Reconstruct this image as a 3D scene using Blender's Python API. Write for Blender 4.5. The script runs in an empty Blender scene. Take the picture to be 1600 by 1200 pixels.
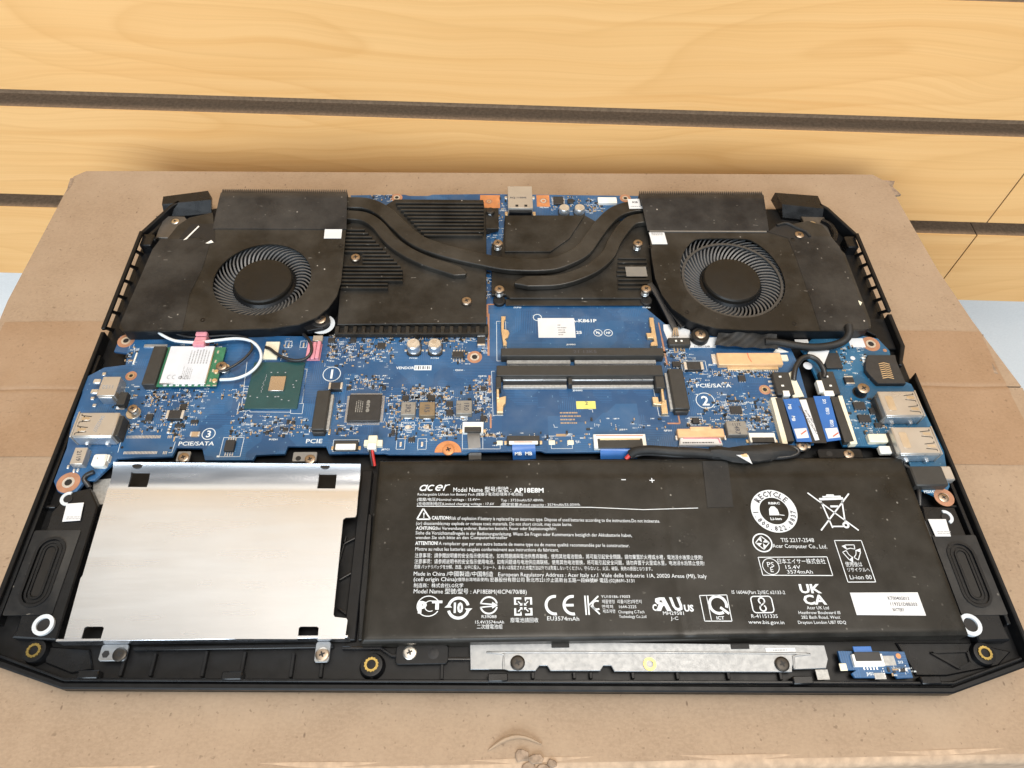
import bpy, bmesh, math, random
from mathutils import Vector, Matrix, Euler
from mathutils.geometry import tessellate_polygon

random.seed(7)
S = 0.001                                   # everything below is written in millimetres
sc = bpy.context.scene

# ------------------------------------------------------------------ camera
CAM = (-7.08, -170.97, 262.94)              # mm, from a fit of the laptop's outline (363 mm wide)
EUL = (0.60045, -0.02285, -0.01958)
FPX = 1101.36                               # focal length in pixels of a 1600 wide frame
cam_d = bpy.data.cameras.new("camera")
cam_d.sensor_width = 36.0
cam_d.lens = FPX * 36.0 / 1600.0
cam_d.clip_start = 0.01
cam_d.clip_end = 50.0
cam = bpy.data.objects.new("camera", cam_d)
cam.location = [c * S for c in CAM]
cam.rotation_euler = EUL
sc.collection.objects.link(cam)
sc.camera = cam

# ------------------------------------------------------------------ light (indoor, soft daylight from shop windows)
world = bpy.data.worlds.new("World")
sc.world = world
world.use_nodes = True
bg = world.node_tree.nodes["Background"]
bg.inputs[0].default_value = (0.86, 0.93, 1.0, 1)
bg.inputs[1].default_value = 0.22


def area(name, loc, target, sx, sy, energy, col):
    d = bpy.data.lights.new(name, 'AREA')
    d.shape = 'RECTANGLE'
    d.size, d.size_y = sx, sy
    d.energy = energy
    d.color = col
    o = bpy.data.objects.new(name, d)
    o.location = loc
    o.rotation_euler = (Vector(target) - Vector(loc)).to_track_quat('-Z', 'Y').to_euler()
    sc.collection.objects.link(o)
    return o


area("window_light", (-0.45, -1.9, 1.05), (0, 0.05, 0), 2.0, 1.2, 70, (0.80, 0.91, 1.0))
area("ceiling_light", (0.35, -0.25, 1.9), (0.05, 0.1, 0), 1.2, 0.8, 47, (1.0, 0.92, 0.82))

sc.view_settings.view_transform = 'Standard'
sc.view_settings.look = 'None'
sc.view_settings.exposure = -0.17
sc.view_settings.gamma = 1.0
sc.view_settings.use_curve_mapping = False
sc.cycles.use_denoising = True
sc.cycles.max_bounces = 8

# ------------------------------------------------------------------ measuring: a spot of the photograph at a known height -> mm
_R = Euler(EUL, 'XYZ').to_matrix()


def U(q, z):
    d = _R @ Vector(((q[0] - 800) / FPX, -(q[1] - 600) / FPX, -1.0))
    t = (z - CAM[2]) / d.z
    return (CAM[0] + t * d.x, CAM[1] + t * d.y)


def K(ox, oy, s):
    return lambda X, Y: (ox + X / s, oy + Y / s)


P = K(0, 0, 1)
A = K(160, 270, 4); B = K(500, 270, 5.333); C = K(740, 270, 5.333); D = K(980, 280, 3.636)
E = K(80, 490, 5); F = K(360, 490, 5); G = K(620, 490, 5); H = K(900, 490, 5); I = K(1180, 490, 5)
J = K(0, 700, 4); KK = K(0, 900, 4); L = K(380, 880, 4); M = K(560, 690, 4); N = K(900, 690, 4)
O = K(1200, 690, 4); Q = K(1200, 880, 4); T = K(600, 980, 4); V = K(1200, 980, 4)


def rect(k, x0, y1, x1, y0, z):
    """bottom-left and top-right corner of a face -> x0, x1, y0, y1 in mm"""
    a = U(k(x0, y1), z); b = U(k(x1, y0), z)
    return min(a[0], b[0]), max(a[0], b[0]), min(a[1], b[1]), max(a[1], b[1])


def poly(k, pts, z):
    return [U(k(*p), z) for p in pts]


# ------------------------------------------------------------------ mesh builder
class MB:
    def __init__(self):
        self.v = []; self.f = []

    def add(self, vs, fs):
        o = len(self.v)
        self.v += [tuple(p) for p in vs]
        self.f += [tuple(i + o for i in f) for f in fs]
        return self

    def box(self, x0, x1, y0, y1, z0, z1, c=0.15):
        c = min(c, (x1 - x0) * .3, (y1 - y0) * .3, (z1 - z0) * .5)
        if c <= 0:
            vs = [(x0, y0, z0), (x1, y0, z0), (x1, y1, z0), (x0, y1, z0), (x0, y0, z1), (x1, y0, z1), (x1, y1, z1), (x0, y1, z1)]
            return self.add(vs, [(0, 3, 2, 1), (4, 5, 6, 7), (0, 1, 5, 4), (1, 2, 6, 5), (2, 3, 7, 6), (3, 0, 4, 7)])
        return self.prism([(x0 + c, y0), (x1 - c, y0), (x1, y0 + c), (x1, y1 - c), (x1 - c, y1), (x0 + c, y1), (x0, y1 - c), (x0, y0 + c)], z0, z1, c=c)

    def rbox(self, r, z0, z1, c=0.15):
        return self.box(*r, z0, z1, c)

    def prism(self, pts, z0, z1, holes=None, c=0.0):
        a = sum(pts[i][0] * pts[(i + 1) % len(pts)][1] - pts[(i + 1) % len(pts)][0] * pts[i][1] for i in range(len(pts)))
        if a < 0: pts = pts[::-1]
        n = len(pts)
        if c > 0 and not holes:
            ins = inset(pts, c)
            vs = [(x, y, z0) for x, y in pts] + [(x, y, z1 - c) for x, y in pts] + [(x, y, z1) for x, y in ins]
            fs = [tuple(range(n - 1, -1, -1)), tuple(range(2 * n, 3 * n))]
            for i in range(n):
                j = (i + 1) % n
                fs += [(i, j, n + j, n + i), (n + i, n + j, 2 * n + j, 2 * n + i)]
            return self.add(vs, fs)
        loops = [pts] + [list(h) for h in (holes or [])]
        flat = [p for l in loops for p in l]
        m = len(flat)
        if holes:
            tri = tessellate_polygon([[Vector((x, y, 0)) for x, y in l] for l in loops])
            top = [tuple(i + m for i in t) for t in tri]; bot = [tuple(reversed(t)) for t in tri]
        else:
            top = [tuple(range(m, 2 * m))]; bot = [tuple(range(m - 1, -1, -1))]
        fs = list(top) + list(bot)
        o = 0
        for l in loops:
            k = len(l)
            for i in range(k):
                j = (i + 1) % k
                fs.append((o + i, o + j, m + o + j, m + o + i))
            o += k
        return self.add([(x, y, z0) for x, y in flat] + [(x, y, z1) for x, y in flat], fs)

    def lathe(self, cx, cy, prof, n=20, sx=1, sy=1):
        vs = []; fs = []
        for r, z in prof:
            for i in range(n):
                a = 2 * math.pi * i / n
                vs.append((cx + r * math.cos(a) * sx, cy + r * math.sin(a) * sy, z))
        for k in range(len(prof) - 1):
            for i in range(n):
                j = (i + 1) % n
                fs.append((k * n + i, k * n + j, (k + 1) * n + j, (k + 1) * n + i))
        fs.append(tuple(range(n - 1, -1, -1)))
        fs.append(tuple(range((len(prof) - 1) * n, len(prof) * n)))
        return self.add(vs, fs)

    def cyl(self, cx, cy, z0, z1, r, n=20, c=0.12):
        c = min(c, (z1 - z0) / 2, r / 2)
        return self.lathe(cx, cy, [(r, z0), (r, z1 - c), (r - c, z1)], n)

    def ring(self, cx, cy, ri, ro, z0, z1, n=24):
        vs = []; fs = []
        for r, z in ((ri, z0), (ro, z0), (ro, z1), (ri, z1)):
            for i in range(n):
                a = 2 * math.pi * i / n
                vs.append((cx + r * math.cos(a), cy + r * math.sin(a), z))
        for k in range(4):
            l = (k + 1) % 4
            for i in range(n):
                j = (i + 1) % n
                fs.append((k * n + i, k * n + j, l * n + j, l * n + i))
        return self.add(vs, fs)

    def sector(self, cx, cy, ri, ro, a0, a1, z, n=16, sx=1, sy=1):
        vs = []
        for i in range(n + 1):
            a = math.radians(a0 + (a1 - a0) * i / n)
            vs.append((cx + ri * math.cos(a) * sx, cy + ri * math.sin(a) * sy, z)); vs.append((cx + ro * math.cos(a) * sx, cy + ro * math.sin(a) * sy, z))
        return self.add(vs, [(2 * i, 2 * i + 1, 2 * i + 3, 2 * i + 2) for i in range(n)])

    def flat(self, pts, z):
        a = sum(pts[i][0] * pts[(i + 1) % len(pts)][1] - pts[(i + 1) % len(pts)][0] * pts[i][1] for i in range(len(pts)))
        if a < 0: pts = pts[::-1]
        return self.add([(x, y, z) for x, y in pts], [tuple(range(len(pts)))])

    def line(self, a, b, w, z):
        d = Vector((b[0] - a[0], b[1] - a[1])); d.normalize(); nx, ny = -d.y * w / 2, d.x * w / 2
        return self.flat([(a[0] + nx, a[1] + ny), (a[0] - nx, a[1] - ny), (b[0] - nx, b[1] - ny), (b[0] + nx, b[1] + ny)], z)

    def outline(self, pts, w, z):
        for i in range(len(pts)):
            self.line(pts[i], pts[(i + 1) % len(pts)], w, z)
        return self

    def tube(self, path, r, n=8):
        path = [Vector(p) for p in path]
        m = len(path); rr = r if isinstance(r, (list, tuple)) else [r] * m
        vs = []; fs = []
        for k, p in enumerate(path):
            t = (path[min(k + 1, m - 1)] - path[max(k - 1, 0)]).normalized()
            s = t.cross(Vector((0, 0, 1)))
            if s.length < 1e-4: s = Vector((1, 0, 0))
            s.normalize(); u = s.cross(t)
            for i in range(n):
                a = 2 * math.pi * i / n
                vs.append(p + (s * math.cos(a) + u * math.sin(a)) * rr[k])
        for k in range(m - 1):
            for i in range(n):
                j = (i + 1) % n
                fs.append((k * n + i, k * n + j, (k + 1) * n + j, (k + 1) * n + i))
        fs += [tuple(range(n - 1, -1, -1)), tuple(range((m - 1) * n, m * n))]
        return self.add(vs, fs)

    def strip(self, path, w, t, c=0.0):
        """flat bar: centre line of its top face, width w, thickness t, chamfer c"""
        path = [Vector(p) for p in path]
        m = len(path); ww = w if isinstance(w, (list, tuple)) else [w] * m
        vs = []; fs = []
        for k, p in enumerate(path):
            d = path[min(k + 1, m - 1)] - path[max(k - 1, 0)]
            s = Vector((d.y, -d.x, 0)).normalized()
            h = ww[k] / 2; cc = min(c, h * .6, t * .5)
            if c > 0:
                sec = [(-h + cc * .3, -t), (h - cc * .3, -t), (h, -t * .6), (h, -cc), (h - cc * .35, -cc * .3), (h - cc, 0), (-h + cc, 0), (-h + cc * .35, -cc * .3), (-h, -cc), (-h, -t * .6)]
            else:
                sec = [(-h, -t), (h, -t), (h, 0), (-h, 0)]
            for a, b in sec: vs.append(p + s * a + Vector((0, 0, b)))
        n = len(sec)
        for k in range(m - 1):
            for i in range(n):
                j = (i + 1) % n
                fs.append((k * n + i, k * n + j, (k + 1) * n + j, (k + 1) * n + i))
        fs += [tuple(range(n - 1, -1, -1)), tuple(range((m - 1) * n, m * n))]
        return self.add(vs, fs)

    def mesh(self, name, recalc=True, sharp=32):
        me = bpy.data.meshes.new(name)
        me.from_pydata([(x * S, y * S, z * S) for x, y, z in self.v], [], self.f)
        if recalc:
            bm = bmesh.new(); bm.from_mesh(me)
            bmesh.ops.recalc_face_normals(bm, faces=bm.faces)
            bm.to_mesh(me); bm.free()
        for p in me.polygons: p.use_smooth = True
        me.set_sharp_from_angle(angle=math.radians(sharp))
        return me


def inset(pts, c):
    n = len(pts); out = []
    for i in range(n):
        a = Vector(pts[i - 1]); b = Vector(pts[i]); d = Vector(pts[(i + 1) % n])
        e1 = (b - a).normalized(); e2 = (d - b).normalized()
        n1 = Vector((-e1.y, e1.x)); n2 = Vector((-e2.y, e2.x))
        k = 1 + n1.dot(n2)
        if k < .15: k = .15
        out.append(tuple(b + (n1 + n2) * (c / k)))
    return out


def spline(pts, n=8):
    """Catmull-Rom through 2-D or 3-D points"""
    ps = [Vector(p) for p in pts]
    ps = [ps[0] * 2 - ps[1]] + ps + [ps[-1] * 2 - ps[-2]]
    out = []
    for i in range(1, len(ps) - 2):
        a, b, c, d = ps[i - 1:i + 3]
        for k in range(n):
            t = k / n
            out.append(.5 * ((2 * b) + (c - a) * t + (2 * a - 5 * b + 4 * c - d) * t * t + (3 * b - a - 3 * c + d) * t ** 3))
    out.append(ps[-2])
    return [tuple(p) for p in out]


def path(k, pts, n=6):
    """pts: (X, Y, z) in a crop -> smooth 3-D path in mm"""
    return spline([U(k(p[0], p[1]), p[2]) + (p[2],) for p in pts], n)


col = sc.collection
MATS = {}


def thing(name, label, cat, loc=(0, 0, 0), group=None):
    o = bpy.data.objects.new(name, None)
    o.empty_display_size = .01
    o.location = [c * S for c in loc]
    o["label"] = label; o["category"] = cat
    if group: o["group"] = group
    col.objects.link(o)
    return o


def origin(o):
    p = Vector((0, 0, 0))
    while o is not None:
        p = p + o.location; o = o.parent
    return p


def ob(name, mb, mat, parent=None, loc=None, kind=None, label=None, cat=None, sharp=32, recalc=True):
    me = mb.mesh(name, recalc, sharp) if isinstance(mb, MB) else mb
    if isinstance(mb, MB) or not me.materials: me.materials.append(MATS[mat])
    o = bpy.data.objects.new(name, me)
    o.location = Vector([c * S for c in (loc or (0, 0, 0))])
    if parent is not None:
        o.location -= origin(parent)
        o.parent = parent
    if kind: o["kind"] = kind
    if label: o["label"] = label
    if cat: o["category"] = cat
    col.objects.link(o)
    return o


# ------------------------------------------------------------------ materials
class NT:
    def __init__(self, name):
        m = bpy.data.materials.new(name); m.use_nodes = True
        self.m = m; self.t = m.node_tree; self.b = self.t.nodes["Principled BSDF"]
        MATS[name] = m
        self.tc = self.n('ShaderNodeTexCoord').outputs['Object']

    def n(self, t, **kw):
        x = self.t.nodes.new(t)
        for k, v in kw.items(): setattr(x, k, v)
        return x

    def l(self, a, b): self.t.links.new(a, b)

    def mapping(self, scale=(1, 1, 1), rot=(0, 0, 0), loc=(0, 0, 0)):
        x = self.n('ShaderNodeMapping'); x.inputs['Scale'].default_value = scale; x.inputs['Rotation'].default_value = rot; x.inputs['Location'].default_value = loc
        self.l(self.tc, x.inputs[0]); return x.outputs[0]

    def noise(self, scale, detail=4, rough=.55, vec=None, dist=0):
        x = self.n('ShaderNodeTexNoise'); x.inputs['Scale'].default_value = scale; x.inputs['Detail'].default_value = detail
        x.inputs['Roughness'].default_value = rough; x.inputs['Distortion'].default_value = dist
        self.l(vec or self.tc, x.inputs['Vector']); return x.outputs['Fac']

    def ramp(self, fac, stops, interp='LINEAR'):
        x = self.n('ShaderNodeValToRGB'); x.color_ramp.interpolation = interp
        e = x.color_ramp.elements
        while len(e) < len(stops): e.new(.5)
        for i, (p, c) in enumerate(stops):
            e[i].position = p; e[i].color = (c[0], c[1], c[2], 1) if not isinstance(c, (int, float)) else (c, c, c, 1)
        self.l(fac, x.inputs[0]); return x.outputs[0]

    def mix(self, fac, a, b, mode='MIX'):
        x = self.n('ShaderNodeMix', data_type='RGBA', blend_type=mode)
        for s, v in ((x.inputs[0], fac), (x.inputs[6], a), (x.inputs[7], b)):
            if hasattr(v, 'is_output'): self.l(v, s)
            elif isinstance(v, (int, float)): s.default_value = v
            else: s.default_value = (v[0], v[1], v[2], 1)
        return x.outputs[2]

    def math(self, op, a, b=None):
        x = self.n('ShaderNodeMath', operation=op)
        for s, v in ((x.inputs[0], a), (x.inputs[1], b)):
            if v is None: continue
            if hasattr(v, 'is_output'): self.l(v, s)
            else: s.default_value = v
        return x.outputs[0]

    def bump(self, h, strength=.2, dist=.0005):
        x = self.n('ShaderNodeBump'); x.inputs['Strength'].default_value = strength; x.inputs['Distance'].default_value = dist
        self.l(h, x.inputs['Height']); self.l(x.outputs[0], self.b.inputs['Normal'])

    def set(self, color=None, rough=None, metal=None, spec=None):
        for k, v in (('Base Color', color), ('Roughness', rough), ('Metallic', metal), ('Specular IOR Level', spec)):
            if v is None: continue
            s = self.b.inputs[k]
            if hasattr(v, 'is_output'): self.l(v, s)
            elif isinstance(v, (tuple, list)): s.default_value = (v[0], v[1], v[2], 1)
            else: s.default_value = v
        return self


def plain(name, color, rough=.5, metal=0., spec=.5, var=.12, scale=300, bump=0.):
    t = NT(name)
    nz = t.noise(scale, 3)
    c0 = [max(0, c * (1 - var)) for c in color]; c1 = [min(1, c * (1 + var)) for c in color]
    t.set(t.ramp(nz, [(.3, c0), (.7, c1)]), t.ramp(t.noise(scale * .35, 3), [(.3, max(0, rough - .08)), (.7, min(1, rough + .08))]), metal, spec)
    if bump: t.bump(nz, bump, .0002)
    return t


def dusty(name, color, rough, spec=.5, dust=.5, metal=0., amount=.5, bump=.05, wave=0.):
    """dark surface with lint specks, smears and a thin film of dust"""
    t = NT(name)
    sm = t.noise(38, 5, .65)
    base = t.mix(t.ramp(sm, [(.38, 0.), (.8, .13 * amount)]), color, (.32, .30, .27))
    vo = t.n('ShaderNodeTexVoronoi'); vo.inputs['Scale'].default_value = 330; vo.inputs['Randomness'].default_value = 1
    t.l(t.mapping((1, .8, 1)), vo.inputs['Vector'])
    gate = t.ramp(t.noise(70, 3), [(.5, 0.), (.72, 1.)])
    speck = t.math('MULTIPLY', t.ramp(vo.outputs['Distance'], [(.06, 1.), (.15, 0.)]), gate)
    # only some of the cells carry a speck
    pick = t.n('ShaderNodeSeparateColor'); t.l(vo.outputs['Color'], pick.inputs[0])
    speck = t.math('MULTIPLY', speck, t.ramp(pick.outputs[0], [(.52, 0.), (.56, 1.)]))
    lint = t.noise(1.0, 2, .5, t.mapping((260, 900, 300), (0, 0, .6)))
    lint = t.math('MULTIPLY', t.ramp(lint, [(.70, 0.), (.74, 1.)]), gate)
    tot = t.math('MINIMUM', t.math('ADD', speck, t.math('MULTIPLY', lint, .35)), 1.0)
    c = t.mix(t.math('MULTIPLY', tot, dust * amount), base, (.55, .52, .47))
    r = t.ramp(t.noise(55, 4), [(.3, max(0, rough - .09)), (.75, min(1, rough + .12))])
    t.set(c, r, metal, spec)
    h = t.noise(900, 2)
    if wave:
        h = t.math('ADD', t.math('MULTIPLY', h, .012), t.math('MULTIPLY', t.noise(22, 2), wave))
        t.bump(h, .5, .0022)
    elif bump: t.bump(h, bump, .0002)
    return t


plain('black_plastic', (.0058, .0062, .0072), .42, 0, .26, .25, 400, .04)
plain('black_plastic_gloss', (.0058, .0062, .0072), .28, 0, .36, .25, 300)
plain('lid_plastic', (.013, .0125, .012), .42, 0, .5, .2, 500, .05)
plain('connector_black', (.030, .029, .027), .5, 0, .4, .12, 300)
plain('dark_slot', (.006, .006, .007), .6)
dusty('fan_cover', (.0095, .0082, .0065), .42, .30, .9, 0, 1.0)
dusty('fan_film', (.0062, .0076, .0098), .38, .32, .9, 0, 1.1, .1)
dusty('fin_tape', (.0070, .0088, .0120), .36, .32, 1., 0, 1.1)
dusty('heat_plate', (.0082, .0070, .0054), .46, .28, .9, 0, .95)
dusty('heat_pipe_paint', (.0090, .0078, .0062), .38, .36, .9, 0, .95)
dusty('battery_film', (.0085, .0074, .0055), .33, .26, .9, 0, .65, .05, .9)
dusty('cloth_tape', (.0075, .0076, .0080), .58, .35, .6, 0, .5, .3)
plain('blade', (.085, .088, .092), .36, 0, .5, .15, 500)
plain('hub', (.0095, .0082, .0066), .48, 0, .3, .2, 500)
plain('impeller_rim', (.045, .045, .045), .35, 0, .5, .15, 400)
plain('rubber', (.007, .007, .0072), .5, 0, .4)
plain('white_plastic', (.76, .75, .70), .42, 0, .5, .05, 300)
plain('cream_plastic', (.70, .66, .52), .45, 0, .5, .06, 300)
plain('white_rubber', (.52, .56, .60), .5, 0, .4, .05, 300)
plain('paper_white', (.61, .62, .635), .55, 0, .4, .04, 200)
plain('paper_grey', (.56, .585, .63), .5, 0, .4, .05, 200)
plain('ink', (.06, .06, .07), .6)
plain('ink_grey', (.30, .31, .33), .6)
plain('silk', (.62, .67, .70), .55, 0, .4, .06, 500)
plain('print_white', (.62, .66, .70), .5, 0, .4, .10, 500)
plain('pink_foam', (.58, .24, .29), .8, 0, .2, .1, 900, .3)
plain('yellow_label', (.66, .62, .16), .5)
plain('copper_pad', (.42, .22, .14), .38, .35, .5, .12, 300)
plain('orange_copper', (.56, .24, .10), .4, .3, .5, .12, 300)
plain('gold', (.70, .54, .34), .34, .75, .5, .08, 400)
plain('brass', (.55, .40, .13), .28, 1., .5, .15, 400)
plain('tan_tape', (.66, .43, .24), .42, .25, .5, .1, 250)
plain('tin', (.50, .475, .44), .30, .65, .5, .05, 120)
plain('nickel', (.70, .66, .60), .30, 1., .5, .04, 120)
plain('solder', (.72, .74, .76), .32, .85, .5, .12, 500)
plain('screw_metal', (.36, .295, .235), .36, 1., .5, .14, 500)
plain('screw_dark', (.05, .045, .04), .4, .8, .5, .14, 500)
plain('chip_black', (.022, .022, .023), .48, 0, .45, .15, 400)
plain('chip_print', (.22, .21, .19), .6)
plain('die', (.56, .51, .47), .2, .9, .5, .04, 200)
plain('package_green', (.012, .055, .058), .36, 0, .5, .08, 200)
plain('card_green', (.030, .150, .080), .4, 0, .5, .15, 300)
plain('inductor_grey', (.23, .215, .19), .5, .2, .5, .12, 500)
plain('inductor_brown', (.20, .145, .085), .5, .2, .5, .12, 500)
plain('ceramic_tan', (.36, .25, .15), .5)
plain('ribbon_blue', (.025, .12, .38), .35, 0, .5, .08, 120)
plain('ribbon_grey', (.10, .095, .09), .4)
plain('wire_black', (.014, .014, .015), .42)
plain('wire_white', (.60, .65, .69), .4, 0, .5, .03)
plain('wire_red', (.45, .03, .025), .4)
plain('bracket_grey', (.12, .11, .10), .45, .6)
plain('red_ink', (.70, .10, .05), .6)
plain('grey_sticker', (.36, .36, .35), .5, .3, .5, .2, 900)

# printed circuit board: copper pours, traces and vias under blue solder mask
for nm, dark, light in (('pcb_blue', (.011, .060, .155), (.021, .100, .232)), ('pcb_side', (.011, .078, .165), (.021, .125, .242))):
    t = NT(nm)
    vo = t.n('ShaderNodeTexVoronoi', distance='CHEBYCHEV'); vo.inputs['Scale'].default_value = 62
    t.l(t.tc, vo.inputs['Vector'])
    sp = t.n('ShaderNodeSeparateColor'); t.l(vo.outputs['Color'], sp.inputs[0])
    pour = t.ramp(sp.outputs[0], [(.2, 0.), (.8, 1.)])
    xyz = t.n('ShaderNodeSeparateXYZ'); t.l(t.tc, xyz.inputs[0])
    v3 = t.n('ShaderNodeTexVoronoi', distance='CHEBYCHEV'); v3.inputs['Scale'].default_value = 105; t.l(t.tc, v3.inputs['Vector'])
    s3 = t.n('ShaderNodeSeparateColor'); t.l(v3.outputs['Color'], s3.inputs[0])
    pick = t.ramp(s3.outputs[0], [(.49, 0.), (.51, 1.)])
    crd = t.math('ADD', t.math('MULTIPLY', xyz.outputs[0], pick), t.math('MULTIPLY', xyz.outputs[1], t.math('SUBTRACT', 1.0, pick)))
    tr = t.math('MULTIPLY', t.ramp(t.math('SINE', t.math('MULTIPLY', crd, 7600)), [(.55, 0.), (.8, 1.)]), t.ramp(s3.outputs[1], [(.55, 0.), (.58, 1.)]))
    c = t.mix(t.math('MULTIPLY', pour, .6), dark, light)
    c = t.mix(t.math('MULTIPLY', tr, .30), c, [min(1, x * 1.9) for x in light])
    v2 = t.n('ShaderNodeTexVoronoi'); v2.inputs['Scale'].default_value = 420; t.l(t.mapping((1, 1, 0)), v2.inputs['Vector'])
    s2 = t.n('ShaderNodeSeparateColor'); t.l(v2.outputs['Color'], s2.inputs[0])
    via = t.math('MULTIPLY', t.ramp(v2.outputs['Distance'], [(.10, 1.), (.15, 0.)]), t.ramp(s2.outputs[1], [(.62, 0.), (.64, 1.)]))
    c = t.mix(t.math('MULTIPLY', via, .5), c, (.16, .32, .46))
    c = t.mix(t.ramp(t.noise(90, 4), [(.45, 0.), (.8, .10)]), c, (.35, .38, .40))
    t.set(c, t.ramp(t.noise(50, 3), [(.3, .26), (.7, .40)]), 0, .5)
    t.bump(t.math('ADD', tr, t.math('MULTIPLY', pour, .5)), .12, .0001)

# brushed tin-plate of the drive bracket
t = NT('brushed_metal')
g = t.noise(1.0, 3, .5, t.mapping((9, 700, 700)))
big = t.noise(15, 0, .5)
t.set(t.ramp(t.noise(30, 3), [(.3, (.74, .76, .80)), (.7, (.80, .82, .86))]), t.ramp(t.noise(1.0, 3, .5, t.mapping((30, 260, 200))), [(.3, .21), (.7, .29)]), 1.0, .5)
t.bump(big, .45, .0040)

t = NT('zinc')
g = t.noise(700, 3)
t.set(t.ramp(t.noise(120, 4), [(.3, (.265, .278, .292)), (.7, (.305, .318, .332))]), t.ramp(g, [(.3, .42), (.7, .56)]), .85, .5)
t.bump(g, .06, .0002)

# kraft cardboard
for nm, c0, c1, c2 in (('cardboard', (.254, .178, .117), (.336, .246, .168), (.160, .106, .070)), ('paper_tape', (.242, .152, .089), (.302, .198, .122), (.17, .105, .064))):
    t = NT(nm)
    a = t.noise(26, 6, .7)
    fib = t.noise(1, 4, .65, t.mapping((620, 1050, 900), (0, 0, .12)))
    c = t.ramp(a, [(.3, c0), (.7, c1)])
    c = t.mix(t.ramp(fib, [(.38, .0), (.70, .45)]), c, [x * 1.15 for x in c1])
    c = t.mix(t.ramp(t.noise(1, 3, .6, t.mapping((700, 330, 900), (0, 0, -.3))), [(.58, 0.), (.76, .22)]), c, c2)
    flu = t.n('ShaderNodeTexWave', bands_direction='X'); flu.inputs['Scale'].default_value = 42; flu.inputs['Distortion'].default_value = 1.2; flu.inputs['Detail'].default_value = 2; t.l(t.tc, flu.inputs['Vector'])
    spk = t.noise(520, 2, .5)
    c = t.mix(t.ramp(spk, [(.66, 0.), (.74, .65)]), c, c2)
    vo = t.n('ShaderNodeTexVoronoi'); vo.inputs['Scale'].default_value = 160; t.l(t.mapping((1.6, .7, 1), (0, 0, .7)), vo.inputs['Vector'])
    sp = t.n('ShaderNodeSeparateColor'); t.l(vo.outputs['Color'], sp.inputs[0])
    fl = t.math('MULTIPLY', t.ramp(vo.outputs['Distance'], [(.05, 1.), (.12, 0.)]), t.ramp(sp.outputs[0], [(.86, 0.), (.88, 1.)]))
    c = t.mix(t.math('MULTIPLY', fl, .7), c, (.10, .06, .04))
    lgt = t.noise(11, 4, .6)
    c = t.mix(t.ramp(lgt, [(.5, 0.), (.8, .30)]), c, (.45, .35, .255))
    t.set(c, t.ramp(a, [(.3, .62 if nm == 'cardboard' else .42), (.7, .78 if nm == 'cardboard' else .58)]), 0, .3)
    t.bump(t.math('ADD', t.math('ADD', t.math('MULTIPLY', t.noise(900, 3), .16), t.noise(45, 3)), t.math('MULTIPLY', flu.outputs['Fac'], .04)), .12, .0008)
plain('cardboard_core', (.27, .20, .145), .85, 0, .2, .3, 500, .6)
plain('cardboard_fold', (.40, .29, .20), .8, 0, .2, .2, 260, .5)

# maple laminate of the slat wall
t = NT('maple')
w1 = t.noise(1, 3, .5, t.mapping((3.2, 1, 9.0)))
cv = t.n('ShaderNodeCombineXYZ'); t.l(t.math('MULTIPLY', w1, .055), cv.inputs[2])
ad2 = t.n('ShaderNodeVectorMath', operation='ADD'); t.l(t.tc, ad2.inputs[0]); t.l(cv.outputs[0], ad2.inputs[1])
mp = t.n('ShaderNodeMapping'); mp.inputs['Scale'].default_value = (1.6, 1, 165); t.l(ad2.outputs[0], mp.inputs[0])
gr = t.noise(1, 4, .62, mp.outputs[0])
mp2 = t.n('ShaderNodeMapping'); mp2.inputs['Scale'].default_value = (6, 1, 900); t.l(ad2.outputs[0], mp2.inputs[0])
fine = t.noise(1, 2, .5, mp2.outputs[0])
mp3 = t.n('ShaderNodeMapping'); mp3.inputs['Scale'].default_value = (2.1, 1, 11.5); t.l(ad2.outputs[0], mp3.inputs[0])
ringf = t.math('FRACT', t.math('MULTIPLY', t.noise(1, 1.2, .45, mp3.outputs[0]), 17.0))
rg = t.ramp(ringf, [(.0, .3), (.05, 1.), (.16, .5), (.50, .12), (.95, .0), (1.0, .3)])
c = t.ramp(gr, [(.30, (.775, .430, .158)), (.45, (.830, .488, .195)), (.62, (.850, .512, .214)), (.8, (.805, .460, .175))])
c = t.mix(t.math('MULTIPLY', rg, .36), c, (.68, .355, .115))
c = t.mix(t.ramp(fine, [(.45, 0.), (.8, .30)]), c, (.64, .335, .105))
c = t.mix(t.ramp(t.noise(7, 3), [(.4, 0.), (.7, .25)]), c, (.86, .53, .225))
t.set(c, t.ramp(gr, [(.3, .36), (.7, .46)]), 0, .4)
t.bump(fine, .03, .0002)
plain('laminate_edge', (.74, .60, .42), .6)
plain('groove_brown', (.26, .175, .112), .85, 0, .1, .2, 500, .3)
plain('wall_paint', (.80, .79, .77), .7, 0, .3, .03, 600, .12)
plain('reflection_cream', (.76, .67, .57), .7, 0, .3, .04, 60)  # tone of the unseen upper wall, picked for what the metal reflects
plain('floor_grey', (.30, .30, .30), .7)

# ------------------------------------------------------------------ setting: slat wall, wall below it
YW, YAW = 190.0, -0.037


def wall_pt(x, d, z):                 # d: towards the room
    return (x * math.cos(YAW) + d * math.sin(YAW), YW + x * math.sin(YAW) - d * math.cos(YAW), z)


def wall_box(x0, x1, d0, d1, z0, z1):
    m = MB()
    vs = [wall_pt(x, d, z) for z in (z0, z1) for x, d in ((x0, d1), (x1, d1), (x1, d0), (x0, d0))]
    return m.add(vs, [(0, 3, 2, 1), (4, 5, 6, 7), (0, 1, 5, 4), (1, 2, 6, 5), (2, 3, 7, 6), (3, 0, 4, 7)])


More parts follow.
